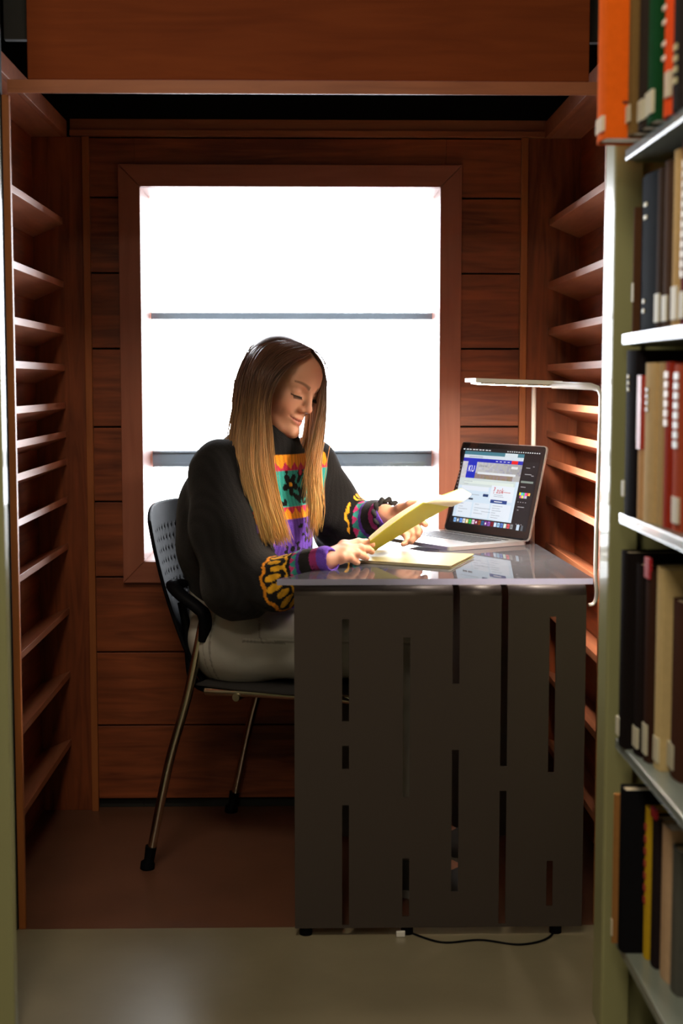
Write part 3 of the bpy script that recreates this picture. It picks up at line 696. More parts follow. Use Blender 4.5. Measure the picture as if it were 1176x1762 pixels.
def surfnet(prims, h, disp=None, clip=None):
    B = 8; bs = [prim_bound(p) for p in prims if p[1] == 'u']
    lo = np.min([c-r for c, r in bs], 0)-.02; hi = np.max([c+r for c, r in bs], 0)+.02
    nb = np.ceil((hi-lo)/(B*h)).astype(int); N = nb*B+2
    def field(P):
        d = sdf(prims, P)
        if disp is not None: d = d+disp(P)
        if clip is not None: d = np.maximum(d, clip(P))
        return d
    gi = np.stack(np.meshgrid(*[np.arange(n) for n in nb], indexing='ij'), -1).reshape(-1, 3)
    sup = (gi//6)@np.array([10000, 100, 1]); order = np.argsort(sup, kind='stable'); gi = gi[order]; sup = sup[order]
    g9 = np.stack(np.meshgrid(*[np.arange(B+1)]*3, indexing='ij'), -1).reshape(-1, 3)
    cells = []; cpos = []; quads = []
    cor = np.array([(i, j, k) for i in (0, 1) for j in (0, 1) for k in (0, 1)])
    edges = [(a, b) for a in range(8) for b in range(a+1, 8) if np.abs(cor[a]-cor[b]).sum() == 1]
    key = lambda q: (q[..., 0]*N[1]+q[..., 1])*N[2]+q[..., 2]
    st = np.flatnonzero(np.r_[True, sup[1:] != sup[:-1]]); en = np.r_[st[1:], len(sup)]
    for s0, e0 in zip(st, en):
        G = gi[s0:e0]; cc = (lo+(G*B+B/2)*h).astype(np.float32)
        G = G[np.abs(field(cc)) < B*h*.87*1.5+.012]
        if not len(G): continue
        idx = G[:, None, :]*B+g9[None]
        P = (lo+idx.reshape(-1, 3)*h).astype(np.float32)
        D = field(P).reshape(len(G), B+1, B+1, B+1)
        S = D < 0
        c8 = [D[:, a:a+B, b:b+B, c:c+B] for a, b, c in cor]; s8 = [S[:, a:a+B, b:b+B, c:c+B] for a, b, c in cor]
        cnt = sum(x.astype(int) for x in s8); act = (cnt > 0) & (cnt < 8)
        w = np.argwhere(act)
        if len(w):
            sel = tuple(w.T); dv = np.stack([c[sel] for c in c8], 1); acc = np.zeros((len(w), 3)); n = np.zeros(len(w))
            for a, b in edges:
                da, db = dv[:, a], dv[:, b]; m = (da < 0) != (db < 0)
                t = np.where(m, da/(da-db+1e-20*(da == db)), 0)
                acc += np.where(m[:, None], cor[a]+t[:, None]*(cor[b]-cor[a]), 0); n += m
            ci = G[w[:, 0]]*B+w[:, 1:]; cells.append(key(ci)); cpos.append(lo+(ci+acc/n[:, None])*h)
            for ax in range(3):
                o = [0, 0, 0]; o[ax] = 1
                A = S[:, :B, :B, :B]; Bq = S[:, o[0]:o[0]+B, o[1]:o[1]+B, o[2]:o[2]+B]
                e = np.argwhere(A != Bq)
                if not len(e): continue
                fl = A[tuple(e.T)]; gp = G[e[:, 0]]*B+e[:, 1:]
                u = np.zeros(3, int); v = np.zeros(3, int); u[(ax+1) % 3] = 1; v[(ax+2) % 3] = 1
                q = np.stack([key(gp-u-v), key(gp-v), key(gp), key(gp-u)], 1)
                q[~fl] = q[~fl][:, ::-1]; quads.append(q)
    K = np.concatenate(cells); V = np.concatenate(cpos); Q = np.concatenate(quads)
    o = np.argsort(K); K = K[o]; V = V[o]
    I = np.searchsorted(K, Q); I = np.clip(I, 0, len(K)-1); ok = (K[I] == Q).all(1); I = I[ok]
    return V, I
def meshobj(name, V, I, m, parent=None, cols=None, smooth_it=0):
    if smooth_it:
        E = np.concatenate([I[:, [0, 1]], I[:, [1, 2]], I[:, [2, 3]], I[:, [3, 0]]]); n = len(V)
        deg = np.bincount(E[:, 0], minlength=n)+1e-9
        for _ in range(smooth_it):
            A = np.stack([np.bincount(E[:, 0], weights=V[E[:, 1], k], minlength=n) for k in range(3)], 1)/deg[:, None]
            V = np.where(deg[:, None] > .5, V*.5+A*.5, V)
    me = bpy.data.meshes.new(name); me.vertices.add(len(V)); me.vertices.foreach_set('co', V.astype(np.float32).ravel())
    k = I.shape[1]; me.loops.add(len(I)*k); me.loops.foreach_set('vertex_index', I.ravel().astype(np.int32)); me.polygons.add(len(I))
    me.polygons.foreach_set('loop_start', np.arange(0, len(I)*k, k, dtype=np.int32)); me.update(calc_edges=True); me.validate()
    me.polygons.foreach_set('use_smooth', [True]*len(me.polygons))
    if cols is not None:
        c = cols(V, vnormals(V, I)) if callable(cols) else cols
        a = me.color_attributes.new('Col', 'FLOAT_COLOR', 'POINT'); a.data.foreach_set('color', np.c_[c, np.ones(len(c))].astype(np.float32).ravel())
    me.materials.append(m); o = bpy.data.objects.new(name, me); C.objects.link(o)
    if parent: put(o, parent)
    return o
def vnormals(V, I):
    n = np.cross(V[I[:, 2]]-V[I[:, 0]], V[I[:, 3 if I.shape[1] == 4 else 1]]-V[I[:, 1]]); out = np.zeros_like(V)
    for k in range(I.shape[1]):
        for a in range(3): out[:, a] += np.bincount(I[:, k], weights=n[:, a], minlength=len(V))
    return out/(np.linalg.norm(out, axis=1, keepdims=True)+1e-12)
# ------------------------------------------------------------------ the reader
PB = thing('person', 'person with long blonde hair in a black patterned sweater and pale jeans, seated reading', 'person', (-.10, .44, 0))
v3 = lambda *a: np.array(a, float)
TF = v3(.77, -.64, 0); TF /= np.linalg.norm(TF); TL = v3(-TF[1], TF[0], 0); UZ = v3(0, 0, 1)   # torso: front, left
NB = v3(-.098, .43, .985)
# head axes
hp, hr = math.radians(24), math.radians(9)
a0 = math.radians(-40); hf0 = v3(math.cos(a0), math.sin(a0), 0); hl0 = v3(-hf0[1], hf0[0], 0)
HFv = hf0*math.cos(hp)-UZ*math.sin(hp); HUv = hf0*math.sin(hp)+UZ*math.cos(hp)
HLv = hl0*math.cos(hr)-HUv*math.sin(hr); HUv = HUv*math.cos(hr)+hl0*math.sin(hr)
HR = np.stack([HFv, HLv, HUv], 1)
eye_t = np.array(atY(529, 678, .375)); HC = eye_t-HR@v3(.075, 0, .006)
H = lambda x, y, z: HC+HR@v3(x, y, z)
prims = []
def U(a, b, ra, rb, k=.02, op='u'): prims.append(('c', op, k, np.asarray(a, float), np.asarray(b, float), ra, rb))
def El(c, r, k=.02, Rm=None, op='u'): prims.append(('e', op, k, np.asarray(c, float), r, Rm))
# torso core, neck
pel = v3(-.150, .46, .53)
El(pel, (.10, .15, .09), .04, np.stack([TF, TL, UZ], 1)); ch_c = v3(-.135, .435, .84)
U(pel, ch_c, .10, .105, .05); El(ch_c, (.095, .145, .13), .05, np.stack([TF, TL, UZ], 1))
U(NB-v3(0, 0, .04), H(-.030, 0, -.05), .052, .050, .03)
SR = v3(-.203, .303, .925); SL = v3(.000, .560, .925)
U(SR, SL, .05, .05, .04)
ER = v3(-.150, .235, .690); WR = v3(*atY(557, 966, .10))
EL_ = v3(.075, .675, .765); WL = np.array(atY(664, 886, .50))
U(SR, ER, .044, .038, .03); U(ER, WR, .037, .021, .02); U(SL, EL_, .044, .038, .03); U(EL_, WL, .037, .025, .02)
# legs
CF = v3(.93, -.36, 0); CL = v3(.36, .93, 0)
HRj = pel-CL*.085+v3(0, 0, .0)+CF*.02; HLj = pel+CL*.085+CF*.02
KR = v3(.235, .235, .545); KL = v3(.255, .44, .545); AR = v3(.225, .20, .085); AL = v3(.24, .46, .085)
for hj, kn, an in ((HRj, KR, AR), (HLj, KL, AL)):
    U(hj, kn, .072, .050, .03); U(kn, an, .050, .034, .03); U(an, an+v3(.13, -.04, -.045), .03, .02, .03)
# cranium and face
El(H(-.014, 0, .030), (.089, .070, .070), .02, HR); El(H(.028, 0, -.012), (.054, .056, .074), .025, HR)
El(H(.038, 0, .040), (.044, .050, .046), .02, HR)
for s in (-1, 1):
    U(H(-.015, s*.051, -.040), H(.062, s*.017, -.087), .018, .014, .020)
    El(H(.049, s*.032, -.026), (.024, .022, .024), .02, HR)
    U(H(.072, s*.012, .021), H(.056, s*.044, .022), .009, .008, .012)
    El(H(-.012, s*.070, -.006), (.016, .007, .028), .006, HR)
El(H(.079, 0, -.0865), (.017, .020, .0155), .012, HR)
El(H(.0595, 0, -.058), (.0255, .026, .025), .017, HR)
for s in (-1, 1):
    El(H(.086, s*.030, .004), (.013, .017, .011), .010, HR, 's')
    El(H(.0635, s*.0305, .0035), (.0135, .0155, .0125), .003, HR)     # closed lid over the eye
    U(H(.0765, s*.018, -.0035), H(.0725, s*.043, -.0030), .0016, .0014, .002)   # lid edge
U(H(.076, 0, .022), H(.094, 0, -.020), .0065, .0075, .010)
El(H(.0955, 0, -.0245), (.0095, .0095, .0082), .006, HR)
for s in (-1, 1):
    El(H(.086, s*.0115, -.029), (.0095, .0062, .0068), .005, HR)
    El(H(.094, s*.0060, -.0375), (.005, .0030, .0025), .002, HR, 's')
# mouth: gentle smile
ML = []
for i in range(9):
    t = -1+2*i/8; ML.append((.0845-.0155*t*t, .024*t, -.0575+.0055*t*t))
for i in range(8):
    a, b = ML[i], ML[i+1]; m = abs(-1+2*(i+.5)/8)
    ru = .0052*(1-m**2.2)+.0012; rl = .0062*(1-m**2.0)+.0010
    U(H(a[0]-.0010, a[1], a[2]+.0042*(1-m)), H(b[0]-.0010, b[1], b[2]+.0042*(1-m)), ru, ru, .003)
    U(H(a[0]-.0020, a[1], a[2]-.0056*(1-m*.7)), H(b[0]-.0020, b[1], b[2]-.0056*(1-m*.7)), rl, rl, .003)
for i in range(8):
    a, b = ML[i], ML[i+1]
    U(H(a[0]+.0055, a[1]*1.08, a[2]), H(b[0]+.0055, b[1]*1.08, b[2]), .0022, .0022, .0022, 's')
# hands
def finger(pts, rs, k=.004):
    for i in range(len(pts)-1): U(pts[i], pts[i+1], rs[i], rs[i+1], k if i else .007)
G3 = lambda x, y, Y: np.array(atY(x, y, Y))
wr = WR
def hand(w, mc, fing, thumb, pr=.013):
    for m in mc: U(w, m, .0165, pr*.82, .012)
    for i in range(3): U(mc[i], mc[i+1], pr*.85, pr*.8, .008)
    for f, r in fing: finger(f, r)
    for i in range(len(thumb)-1): U(thumb[i], thumb[i+1], [.0155, .0115, .0098, .0088][i], [.0115, .0098, .0088, .008][i], .006)
mcR = [G3(592, 939, .155), G3(594, 946, .137), G3(592, 953, .121), G3(587, 960, .108)]
hand(WR, mcR, [
  ([mcR[0], G3(617, 933, .175), G3(632, 934, .195), G3(641, 937, .212)], [.0098, .0086, .0078, .0070]),
  ([mcR[1], G3(621, 943, .155), G3(634, 945, .180), G3(640, 949, .198)], [.0098, .0086, .0078, .0070]),
  ([mcR[2], G3(615, 953, .135), G3(626, 957, .158), G3(631, 960, .175)], [.0095, .0083, .0075, .0068]),
  ([mcR[3], G3(603, 961, .118), G3(612, 966, .135), G3(616, 968, .148)], [.0086, .0074, .0067, .0060])],
  [G3(568, 955, .125), G3(588, 948, .175), G3(606, 943, .205), G3(622, 943, .225)])
mcL = [G3(690, 884, .47), G3(694, 892, .455), G3(693, 902, .445), G3(689, 912, .438)]
hand(WL, mcL, [
  ([mcL[0], G3(712, 889, .45), G3(724, 896, .43), G3(733, 903, .415)], [.0100, .0088, .0080, .0072]),
  ([mcL[1], G3(714, 903, .435), G3(722, 913, .415), G3(720, 921, .400)], [.0100, .0088, .0080, .0072]),
  ([mcL[2], G3(709, 915, .425), G3(714, 925, .405), G3(708, 932, .392)], [.0096, .0084, .0077, .0070]),
  ([mcL[3], G3(700, 923, .415), G3(701, 933, .400), G3(694, 937, .390)], [.0088, .0076, .0068, .0062])],
  [G3(676, 885, .48), G3(690, 874, .455), G3(706, 868, .43), G3(719, 866, .415)])
def skin_cols(V, Nn):
    c = np.tile(np.array([.58, .285, .185]), (len(V), 1)); L = (V-HC)@HR; x, y, z = L.T
    head = (np.abs(L).max(1) < .13)
    def blend(w, col, s=1.0):
        nonlocal c
        w = np.clip(w*s, 0, 1)*head; c = c*(1-w[:, None])+np.array(col)*w[:, None]
    blend(np.exp(-((x-.055)**2/.0006+(np.abs(y)-.038)**2/.0004+(z+.03)**2/.0004)), (.66, .27, .17), .6)   # cheeks
    blend(np.exp(-((x-.10)**2/.0002+y**2/.00015+(z+.026)**2/.0001)), (.66, .28, .18), .5)
    t = np.clip(y/.024, -1, 1); zc = -.0575+.0055*t*t; m = np.abs(t)
    lip = (np.abs(y) < .0235) & (x > .062) & (z < zc+.0075*(1-m*.8)) & (z > zc-.0115*(1-m*.8))
    blend(lip.astype(float), (.52, .16, .13), .75)
    blend(((np.abs(z-zc) < .0011) & (np.abs(y) < .0245) & (x > .06)).astype(float), (.16, .04, .03), .9)
    a = (np.abs(y)-.012)/.038; zb = .0220+.0075*np.sin(np.clip(a, 0, 1)*2.3)-.002
    wv = np.clip(1-np.abs(z-zb)/(.0058*(1.15-np.clip(a, 0, 1)*.7)), 0, 1)*((a > 0) & (a < 1)) * (x > .03)
    blend(np.clip(wv*1.6, 0, 1), (.16, .075, .04), .85)
    el = np.clip(1-np.abs(z+.0040)/.0022, 0, 1)*((np.abs(y) > .017) & (np.abs(y) < .046)) * (x > .05)
    blend(np.clip(el*2, 0, 1), (.05, .025, .018), .9)
    blend(np.exp(-((np.abs(y)-.031)**2/.0001+(z-.008)**2/.00004))*(x > .05), (.50, .25, .17), .5)
    return c
Vb, Ib = surfnet(prims, .0022)
body = meshobj('body', Vb, Ib, M['skin'], PB, skin_cols, 1)
# eyelashes as a part of their own
b = MB()
for s in (-1, 1):
    for i in range(18):
        t = i/17; yy = s*(.019+.024*t); xx = .0790-.0045*t-.0025*abs(t-.4)
        p = H(xx, yy, -.0035); q = H(xx+.0060, yy+s*.0022*t, -.0085-.0015*t)
        b.tube([p, (p+q)/2+HR@v3(.0007, 0, -.0006), q], [.00045, .0004, .0002], 4)
put(b.build('eyelashes', mat('lash', (.03, .018, .012), .6)), PB)
# ---- sweater
prims = []
TR_ = np.stack([TF, TL, UZ], 1)
bc = v3(-.140, .432, .82)
El(bc+v3(0, 0, .0), (.118, .170, .185), .05, TR_)
U(v3(-.150, .45, .62), v3(-.150, .44, .74), .128, .14, .07)
El(v3(-.175, .455, .80), (.11, .155, .16), .05, TR_)
U(SR+v3(.015, .02, .0), SL+v3(-.015, -.02, 0), .060, .060, .05)
U(NB+v3(-.012, .01, -.03), NB+v3(.009, -.007, .010), .078, .058, .05)     # collar
U(SR, v3(-.185, .255, .80), .066, .074, .04); U(v3(-.185, .255, .80), ER+v3(-.005, .0, .0), .074, .080, .04)
U(ER+v3(-.005, 0, 0), ER*.55+WR*.45+v3(-.01, 0, -.020), .078, .058, .04); U(ER*.55+WR*.45+v3(-.01, 0, -.020), ER*.22+WR*.78+v3(0, 0, -.004), .056, .034, .03)
U(ER*.22+WR*.78, WR+(WR-ER)*.02, .031, .0275, .015)
U(SL, v3(.045, .60, .83), .062, .066, .04); U(v3(.045, .60, .83), EL_+v3(.0, -.01, .0), .066, .066, .04)
U(EL_+v3(0, -.01, 0), EL_*.5+WL*.5+v3(-.005, 0, -.012), .068, .060, .03); U(EL_*.5+WL*.5+v3(-.005, 0, -.012), EL_*.2+WL*.8, .056, .040, .03)
U(EL_*.2+WL*.8, WL+(WL-EL_)*.03, .038, .034, .015)
dR = (WR-ER)/np.linalg.norm(WR-ER); dL = (WL-EL_)/np.linalg.norm(WL-EL_)
U(WR-dR*.012, WR+dR*.06, .0230, .0255, .004, 's'); U(WL-dL*.012, WL+dL*.06, .029, .03, .004, 's')
U(NB+v3(.0, .0, .022), NB+v3(.022, -.016, .13), .043, .050, .008, 's')
U(H(.015, 0, -.030), H(.080, 0, -.080), .055, .024, .006, 's')
pts_f = [ER, ER*.5+WR*.5, v3(-.185, .255, .80)]
def sw_disp(P):
    x, y, z = P.T.astype(np.float64)
    sR = (P-ER)@dR; arm = np.exp(-((P-ER-np.outer(sR, dR))**2).sum(1)/.012)
    w = .0045*np.sin(sR*75+8*(z-.7)*3+2*np.sin(30*y))*np.exp(-((sR-.05)/.10)**2)*arm
    sL = (P-EL_)@dL; arml = np.exp(-((P-EL_-np.outer(sL, dL))**2).sum(1)/.012)
    w += .0040*np.sin(sL*80+20*z)*np.exp(-((sL-.04)/.09)**2)*arml
    w += .0035*np.sin(38*(z*.9+.45*x)+3*np.sin(14*y))*np.exp(-((z-.73)/.11)**2)
    w += .002*np.sin(55*x+20*z)*np.sin(33*y-18*z)
    rb = np.maximum(0, sR-.185); w += .0012*np.sin(0)*rb
    return w.astype(np.float32)
def sw_clip(P): return (.585-P[:, 2]-.03*np.sin(14*P[:, 0])).astype(np.float32)
Vs, Is = surfnet(prims, .0030, sw_disp, sw_clip)
def flower(u, v, cu, cv, r, n=5, ph=0.):
    du, dv = u-cu, v-cv; rad = np.hypot(du, dv); th = np.arctan2(dv, du)+ph
    return rad < r*(.42+.58*np.abs(np.cos(n*th/2))), rad
def ellp(u, v, cu, cv, a, bb, ang):
    c, s = math.cos(ang), math.sin(ang); du, dv = u-cu, v-cv
    return ((du*c+dv*s)/a)**2+((-du*s+dv*c)/bb)**2 < 1
BLK = np.array([.012, .011, .012]); ORG = np.array([.85, .30, .02]); PNK = np.array([.62, .035, .10]); TEAL = np.array([.045, .40, .36]); PUR = np.array([.13, .055, .42]); YEL = np.array([.90, .45, .03])
def sw_cols(V, Nn):
    c = np.tile(BLK, (len(V), 1)); L = (V-bc); u = L@TL; v = V[:, 2]; fr = Nn@TF
    # chest panel: u to her left positive
    inR = ((V-ER)@dR > -.02) & (np.linalg.norm(V-ER-np.outer((V-ER)@dR, dR), axis=1) < .11) & (V[:, 1] < .33) & (v < .80)
    dist_arm = np.minimum(np.linalg.norm(np.cross(V-SR, (ER-SR)/np.linalg.norm(ER-SR)), axis=1), 9)
    pan = (fr > .12) & (u > -.155) & (u < .165) & (v < .965-abs(0)) & (v > .60) & (dist_arm > .076) & ~inR
    tilt = v-.10*(u)*0
    zz = .012*np.abs(((u/.028) % 1)-.5)*2
    def setc(m, col): c[m & pan] = col
    setc(v < 2, PUR)
    z_o, z_t = .958, .832
    setc((v > z_t+.012), TEAL)
    setc((v > z_o-.034), PNK); setc((v > z_o-.030+zz*1.3), ORG); setc(v > z_o+.002, BLK)
    setc((v < z_t+.012) & (v > z_t-.014), ORG); setc((v < z_t+.012) & (v > z_t+.010-zz*1.2), PNK)
    tealz = (v > z_t+.014) & (v < z_o-.034)
    for (cu, cv, r, ph, ctr) in ((.012, .893, .027, .3, 1), (.088, .895, .030, .9, 0), (.055, .868, .024, .2, 0), (-.045, .862, .026, .5, 0), (-.10, .89, .028, .1, 0), (.13, .87, .025, .6, 0), (-.02, .845, .018, .2, 0)):
        m, rad = flower(u, v, cu, cv, r, 5, ph); setc(m & tealz, BLK)
        if ctr: setc((rad < .0055), YEL)
    for (cu, cv, a, bb, an) in ((.045, .905, .013, .006, .8), (.03, .862, .018, .007, -.7), (.07, .850, .014, .006, .5), (.0, .925, .004, .011, .2), (.052, .918, .014, .010, .2), (.10, .92, .016, .006, -.3), (.10, .858, .012, .006, .4), (-.07, .92, .013, .006, .6)):
        setc(ellp(u, v, cu, cv, a, bb, an) & tealz, BLK)
    setc(ellp(u, v, .052, .919, .009, .006, .2) & tealz, PNK)
    pz = v < z_t-.016
    for (cu, cv, r, ph) in ((.045, .788, .030, .2), (.11, .80, .022, .7), (.06, .725, .030, .9), (.115, .735, .024, .2), (-.01, .75, .026, .4), (-.06, .79, .03, .6), (.01, .70, .022, .2), (-.07, .70, .03, .1), (.09, .68, .025, .5)):
        du, dv = u-cu, v-cv; rad = np.hypot(du, dv); th = np.arctan2(dv, du)
        ring = (rad > r*.52) & (rad < r*(.80+.16*np.cos(9*th+ph))) & (np.cos(th+ph*3) > -.72)
        setc((ring | (rad < r*.26)) & pz, BLK)
    for (cu, cv, a, bb, an) in ((.075, .755, .016, .004, .9), (.085, .71, .02, .005, .4), (.03, .74, .014, .006, -.6), (.10, .77, .014, .006, 1.2), (.13, .70, .02, .004, 1.3), (.02, .80, .012, .004, .3)):
        setc(ellp(u, v, cu, cv, a, bb, an) & pz, BLK)
    # sleeve cuffs: bands counted back from the wrist
    for W_, d_, E_ in ((WR, dR, ER), (WL, dL, EL_)):
        s = -(V-W_)@d_; rel = V-W_+np.outer(s, d_); rr = np.linalg.norm(rel, axis=1)
        near = (rr < .095) & (s < .135) & (s > -.03)
        e1 = np.cross(d_, UZ); e1 /= np.linalg.norm(e1); e2 = np.cross(e1, d_); th = np.arctan2(rel@e2, rel@e1)
        if W_ is WR: near &= ~((V@TF) < (ER@TF)-.03)
        if W_ is WL: near &= (s < .108) & (rr < .068)
        def sc(m, col): c[m & near] = col
        sc(s < -.003, PUR); sc((s >= -.003) & (s < .016), np.array([.30, .03, .16])); sc((s >= .016) & (s < .042), BLK*1.5)
        sc((s >= .042) & (s < .050), PUR*.8); sc((s >= .050) & (s < .064), TEAL*.8)
        sc((s >= .050) & (s < .064) & (np.abs(((th*6/math.pi) % 1)-.5)*2 > 1-(s-.050)/.014*.9+.1), np.array([.6, .04, .2]))
        sc((s >= .064) & (s < .071), BLK)
        band = (s >= .071) & (s < .125)
        ww = ((th*9/math.pi) % 1)-.5; q = (s-.100)/.016; q2 = (s-.092)/.013
        odd = (np.floor(th*9/math.pi) % 3) == 0
        pet = ((ww/.36)**2+q**2 < 1) & ~odd | ((ww/.40)**2+q2**2 < 1) & odd
        sc(band & pet & (s > .080), YEL*np.array([.85, .85, .8])); sc(band & (np.abs(s-.074-.004*np.sin(th*9)) < .0035), YEL*.9)
        sc(band & (np.abs(s-.121+.003*np.sin(th*11)) < .0035), ORG*.9)
    rib = 1+.18*np.sin(u/.0019*1.0)
    return np.clip(c*rib[:, None]+.001, 0, 1)
swt = meshobj('sweater', Vs, Is, M['sweater'], PB, sw_cols, 1)
# ruffle of the far cuff
b = MB(); e1 = np.cross(dL, UZ); e1 /= np.linalg.norm(e1); e2 = np.cross(e1, dL)
rp = []
for i in range(97):
    t = 2*math.pi*i/96; r = .035+.0035*math.sin(11*t); rp.append(WL+dL*(.006+.003*math.sin(11*t+1))+e1*math.cos(t)*r+e2*math.sin(t)*r)
put(b.tube(rp, .0058, 8).build('cuff_ruffle', mat('cuff_wool', (.012, .011, .012), .95, bump=.5, bscale=500), smooth=True), PB)['label'] = 'gathered black cuff edge'
# ---- jeans
prims = []
El(pel+v3(-.012, 0, .0), (.112, .168, .098), .04, np.stack([CF, CL, UZ], 1))
U(pel, pel+v3(-.01, -.005, .10), .128, .125, .05)
for hj, kn, an in ((HRj, KR, AR), (HLj, KL, AL)):
    U(hj, hj*.5+kn*.5+v3(0, 0, .004), .088, .078, .03); U(hj*.5+kn*.5+v3(0, 0, .004), kn, .078, .066, .03)
    U(kn, kn*.5+an*.5, .066, .056, .03); U(kn*.5+an*.5, an+v3(0, 0, .02), .056, .046, .02)
    U(an+v3(0, 0, .0), an-v3(0, 0, .05), .040, .04, .004, 's')
tdir = (KR-HRj)/np.linalg.norm(KR-HRj)
def jn_disp(P):
    x, y, z = P.T.astype(np.float64); s = (P-HRj)@tdir
    w = .0075*np.sin(62*(s*.55-(z-.55)*1.0)+2.2*np.sin(18*s))*np.exp(-((s-.10)/.08)**2)*np.clip((z-.50)/.06, 0, 1)
    w += .003*np.sin(60*z+30*x)*np.exp(-((s-.36)/.06)**2); w += .0030*np.sin(45*x+31*z)*np.sin(27*y+20*z)
    w += .003*np.sin(85*z+6*np.sin(20*x))*np.exp(-((z-.16)/.08)**2)
    return w.astype(np.float32)
Vj, Ij = surfnet(prims, .0040, jn_disp, lambda P: (P[:, 2]-.655-.10*(-P[:, 0]-.24)).astype(np.float32))
def jn_cols(V, Nn):
    n1 = .5+.5*np.sin(37*V[:, 0]+3*np.sin(22*V[:, 2]))*np.sin(29*V[:, 2]+2*np.sin(31*V[:, 1]))
    c = np.array([.40, .385, .355])*(1+.22*(n1[:, None]-.5))
    s = (V-HRj)@tdir; side = Nn@(-CL) > .55
    rel = V-HRj-np.outer(s, tdir)
    sm = side & (np.abs(rel[:, 2]-.018) < .0022) & (s > .04); c[sm] *= .55
    sm = side & (np.abs(rel[:, 2]-.023) < .0018) & (s > .04); c[sm] *= 1.25
    # pocket seam and back pocket stitching
    px = V@CF-HRj@CF; pz = V[:, 2]-HRj[2]
    sm = side & (np.abs((px-.055)-.5*np.maximum(0, .09-pz)) < .002) & (pz > .02) & (pz < .11); c[sm] *= .6
    sm = side & (np.abs(px+.035) < .002) & (pz < .08); c[sm] *= .6
    sm = side & (np.abs(px+.052) < .0015) & (pz < .08); c[sm] *= .7
    return c
meshobj('jeans', Vj, Ij, M['denim'], PB, jn_cols, 1)
# ---- shoes
for an, nm in ((AR, 0), (AL, 1)):
    prims = []; fd = v3(.95, -.31, 0)
    U(an+v3(0, 0, -.01)-fd*.02, an+fd*.02+v3(0, 0, -.03), .044, .044, .02); U(an-fd*.03+v3(0, 0, -.045), an+fd*.13+v3(0, 0, -.052), .040, .036, .02); El(an+fd*.13+v3(0, 0, -.05), (.06, .044, .034), .02, np.stack([fd, v3(.31, .95, 0), UZ], 1))
    V, I = surfnet(prims, .005, None, lambda P: (.014-P[:, 2]).astype(np.float32))
    sh = meshobj('shoe', V, I, mat('canvas', (.10, .10, .11), .8), PB)
    q = [tuple((an-fd*.072+v3(.31, .95, 0)*s)[:2]) for s in (-.03, .03)]
    ol = []
    for k in range(28):
        t = 2*math.pi*k/28; cx = math.cos(t); r_ = .043-.004*cx; p = an+fd*(.055+.128*cx)+v3(.31, .95, 0)*(r_*math.sin(t)*(1 if abs(cx) < .6 else 1)); ol.append(tuple(p[:2]))
    put(MB().prism(ol, .0008, .018).build('sole', mat('rubber', (.5, .48, .44), .7), bevel=.003), PB)
# ---- hair
def interp(guides, s):
    gs = sorted(guides); s = min(max(s, gs[0]), gs[-1])
    for a, b_ in zip(gs[:-1], gs[1:]):
        if s <= b_: t = (s-a)/(b_-a); return guides[a]*(1-t)+guides[b_]*t
NK = 26
def G(lst): return catmull([atY(x, y, Y) for x, y, Y in lst], NK)
near = {
 0.00: G([(533, 610, .345), (506, 622, .318), (479, 643, .298), (463, 668, .296), (459, 705, .300), (463, 745, .300), (466, 800, .285), (478, 870, .265), (500, 936, .25)]),
 0.12: G([(535, 602, .352), (502, 612, .318), (471, 638, .292), (456, 672, .286), (452, 710, .288), (453, 750, .286), (455, 800, .272), (470, 870, .25), (493, 937, .238)]),
 0.33: G([(520, 592, .375), (487, 604, .330), (458, 636, .290), (447, 675, .280), (442, 715, .278), (440, 760, .270), (443, 815, .25), (458, 880, .232), (475, 936, .225)]),
 0.60: G([(500, 585, .40), (460, 598, .350), (436, 636, .305), (428, 680, .292), (424, 720, .288), (420, 765, .272), (424, 820, .25), (440, 880, .23), (455, 936, .222)]),
 0.82: G([(482, 582, .43), (442, 600, .385), (422, 640, .345), (416, 690, .33), (411, 735, .32), (409, 775, .29), (422, 825, .255), (438, 880, .235), (440, 933, .222)]),
 1.00: G([(470, 583, .46), (432, 606, .43), (416, 650, .40), (411, 700, .385), (405, 740, .37), (403, 780, .33), (417, 830, .27), (430, 885, .245), (431, 926, .23)]),
 1.30: G([(478, 583, .49), (440, 604, .49), (424, 650, .475), (419, 700, .455), (418, 745, .44), (414, 775, .42), (412, 800, .40), (414, 815, .38), (416, 830, .365)]),
 1.60: G([(490, 583, .50), (460, 602, .52), (446, 650, .51), (440, 700, .49), (440, 740, .48), (438, 765, .47), (436, 785, .465), (436, 795, .46), (436, 805, .455)]),
}
far = {
 0.00: G([(541, 606, .350), (551, 622, .372), (555, 645, .390), (554, 680, .395), (550, 715, .385), (541, 765, .360), (532, 810, .345), (535, 870, .335), (536, 940, .325)]),
 0.35: G([(539, 602, .360), (551, 620, .385), (556, 648, .405), (555, 690, .405), (552, 730, .39), (544, 780, .365), (538, 825, .35), (541, 875, .34), (540, 920, .33)]),
 0.70: G([(524, 594, .385), (547, 614, .415), (556, 648, .425), (556, 690, .425), (553, 740, .405), (547, 785, .38), (543, 830, .36), (548, 875, .345), (545, 915, .335)]),
 1.00: G([(500, 586, .42), (538, 606, .455), (555, 650, .46), (556, 700, .455), (553, 745, .43), (549, 785, .405), (550, 830, .375), (551, 860, .36), (548, 900, .35)]),
 1.40: G([(488, 584, .47), (520, 604, .51), (532, 650, .515), (530, 700, .51), (522, 750, .50), (512, 775, .49), (505, 785, .48), (500, 792, .475), (498, 800, .47)]),
}
wt = [v3(1, 0, 0)]
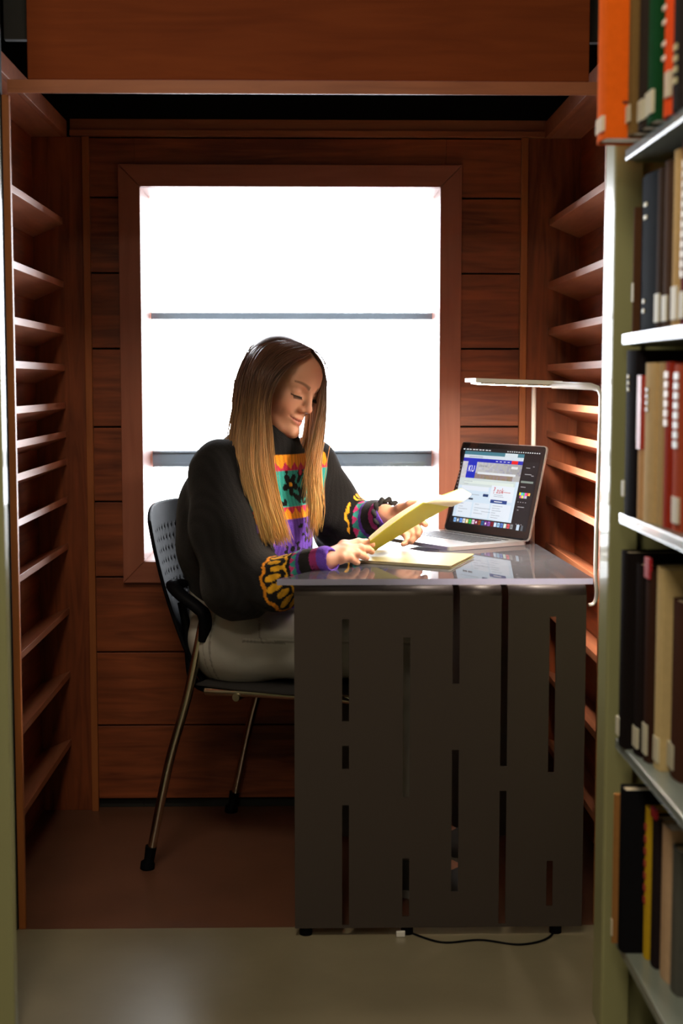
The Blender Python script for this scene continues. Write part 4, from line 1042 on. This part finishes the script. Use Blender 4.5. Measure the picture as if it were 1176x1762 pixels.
def strands(guides, n, r0, spread, seed, s0, s1, tip=0.10, dens=None):
    rg = np.random.default_rng(seed); V = []; Q = []; Cc = []
    for _ in range(n):
        s = rg.uniform(s0, s1); g0 = interp(guides, s).copy()
        cut = 1-abs(rg.normal(0, tip)); cut = min(1, max(.5, cut)); ts = np.linspace(0, cut*(NK-1), NK)
        i0 = np.minimum(ts.astype(int), NK-2); g = g0[i0]*(1-(ts-i0))[:, None]+g0[i0+1]*(ts-i0)[:, None]
        T = np.linspace(0, 1, NK); off = rg.normal(0, 1, 3)*spread
        cl = round(s*16)/16*40      # clumps
        wob = np.stack([np.sin(T*3.1+cl+k*2)*.0035+np.sin(T*7.3+cl*2.7+k)*.0016 for k in range(3)], 1)
        amp = (np.clip(T*3, .12, 1))[:, None]
        g = g+off*amp+wob*amp+rg.normal(0, 1, 3)*.0045*(T**3)[:, None]
        if rg.random() < .05 and s > .4: g = g+np.outer(np.sin(T*math.pi*rg.uniform(.6, 1.6)), rg.normal(0, .008, 3))
        r = r0*rg.uniform(.7, 1.2)*np.clip(1.25-T*.5, .1, 1)*np.where(T > .93, (1-T)/.07*.8+.2, 1)
        tg = np.gradient(g, axis=0); tg /= np.linalg.norm(tg, axis=1, keepdims=True)+1e-9
        a = np.cross(tg, v3(.31, .2, .1)); a /= np.linalg.norm(a, axis=1, keepdims=True)+1e-9; bb = np.cross(tg, a)
        o = len(V)*0+sum(len(x) for x in V)
        ring = np.stack([g+(a*math.cos(q)+bb*math.sin(q))*r[:, None] for q in (0, 2.094, 4.189)], 1).reshape(-1, 3); V.append(ring)
        i = np.arange(NK-1)[:, None]*3; j = np.arange(3)[None]
        Q.append(np.stack([o+i+j, o+i+(j+1) % 3, o+i+3+(j+1) % 3, o+i+3+j], -1).reshape(-1, 4))
        dk = np.array([.15, .070, .045]); md = np.array([.66, .36, .15]); lt = np.array([1.0, .66, .27])
        zz = g[:, 2]; f = np.clip((1.12-zz)/.15+rg.normal(0, .10), 0, 1); f2 = np.clip((1.00-zz)/.15+rg.normal(0, .15), 0, 1)
        col = dk+(md-dk)*f[:, None]; col = col+(lt-col)*f2[:, None]; col = col*rg.uniform(.72, 1.22)
        Cc.append(np.repeat(col, 3, axis=0))
    return np.concatenate(V), np.concatenate(Q), np.clip(np.concatenate(Cc), 0, 1)
parts = [strands(near, 2600, .0012, .0035, 1, 0, 1.0), strands(near, 900, .0014, .006, 2, 1.0, 1.6), strands(far, 520, .0010, .0022, 3, 0, .9, .14), strands(far, 300, .0012, .004, 4, 1.0, 1.4)]
# the scalp under the strands
o = 0; VV = []; QQ = []; CC = []
for V, Q, c in parts: VV.append(V); QQ.append(Q+o); CC.append(c); o += len(V)
prims = []
El(H(-.022, 0, .028), (.087, .074, .073), .02, HR); El(H(-.045, 0, -.02), (.062, .068, .075), .03, HR)
prims2 = prims
def hclip(P):
    L = (P-HC.astype(np.float32))@HR.astype(np.float32); return (L[:, 0]-(.010+.62*np.maximum(L[:, 2]-.03, -.02)+.0)).astype(np.float32)
Vh, Ih = surfnet(prims, .004, None, hclip)
VV.append(Vh); QQ.append(Ih+o); CC.append(np.tile(np.array([.075, .040, .024]), (len(Vh), 1))*np.where(Vh[:, 2:3] > 1.06, 1, 1.6))
meshobj('hair', np.concatenate(VV), np.concatenate(QQ), M['hair'], PB, np.concatenate(CC))
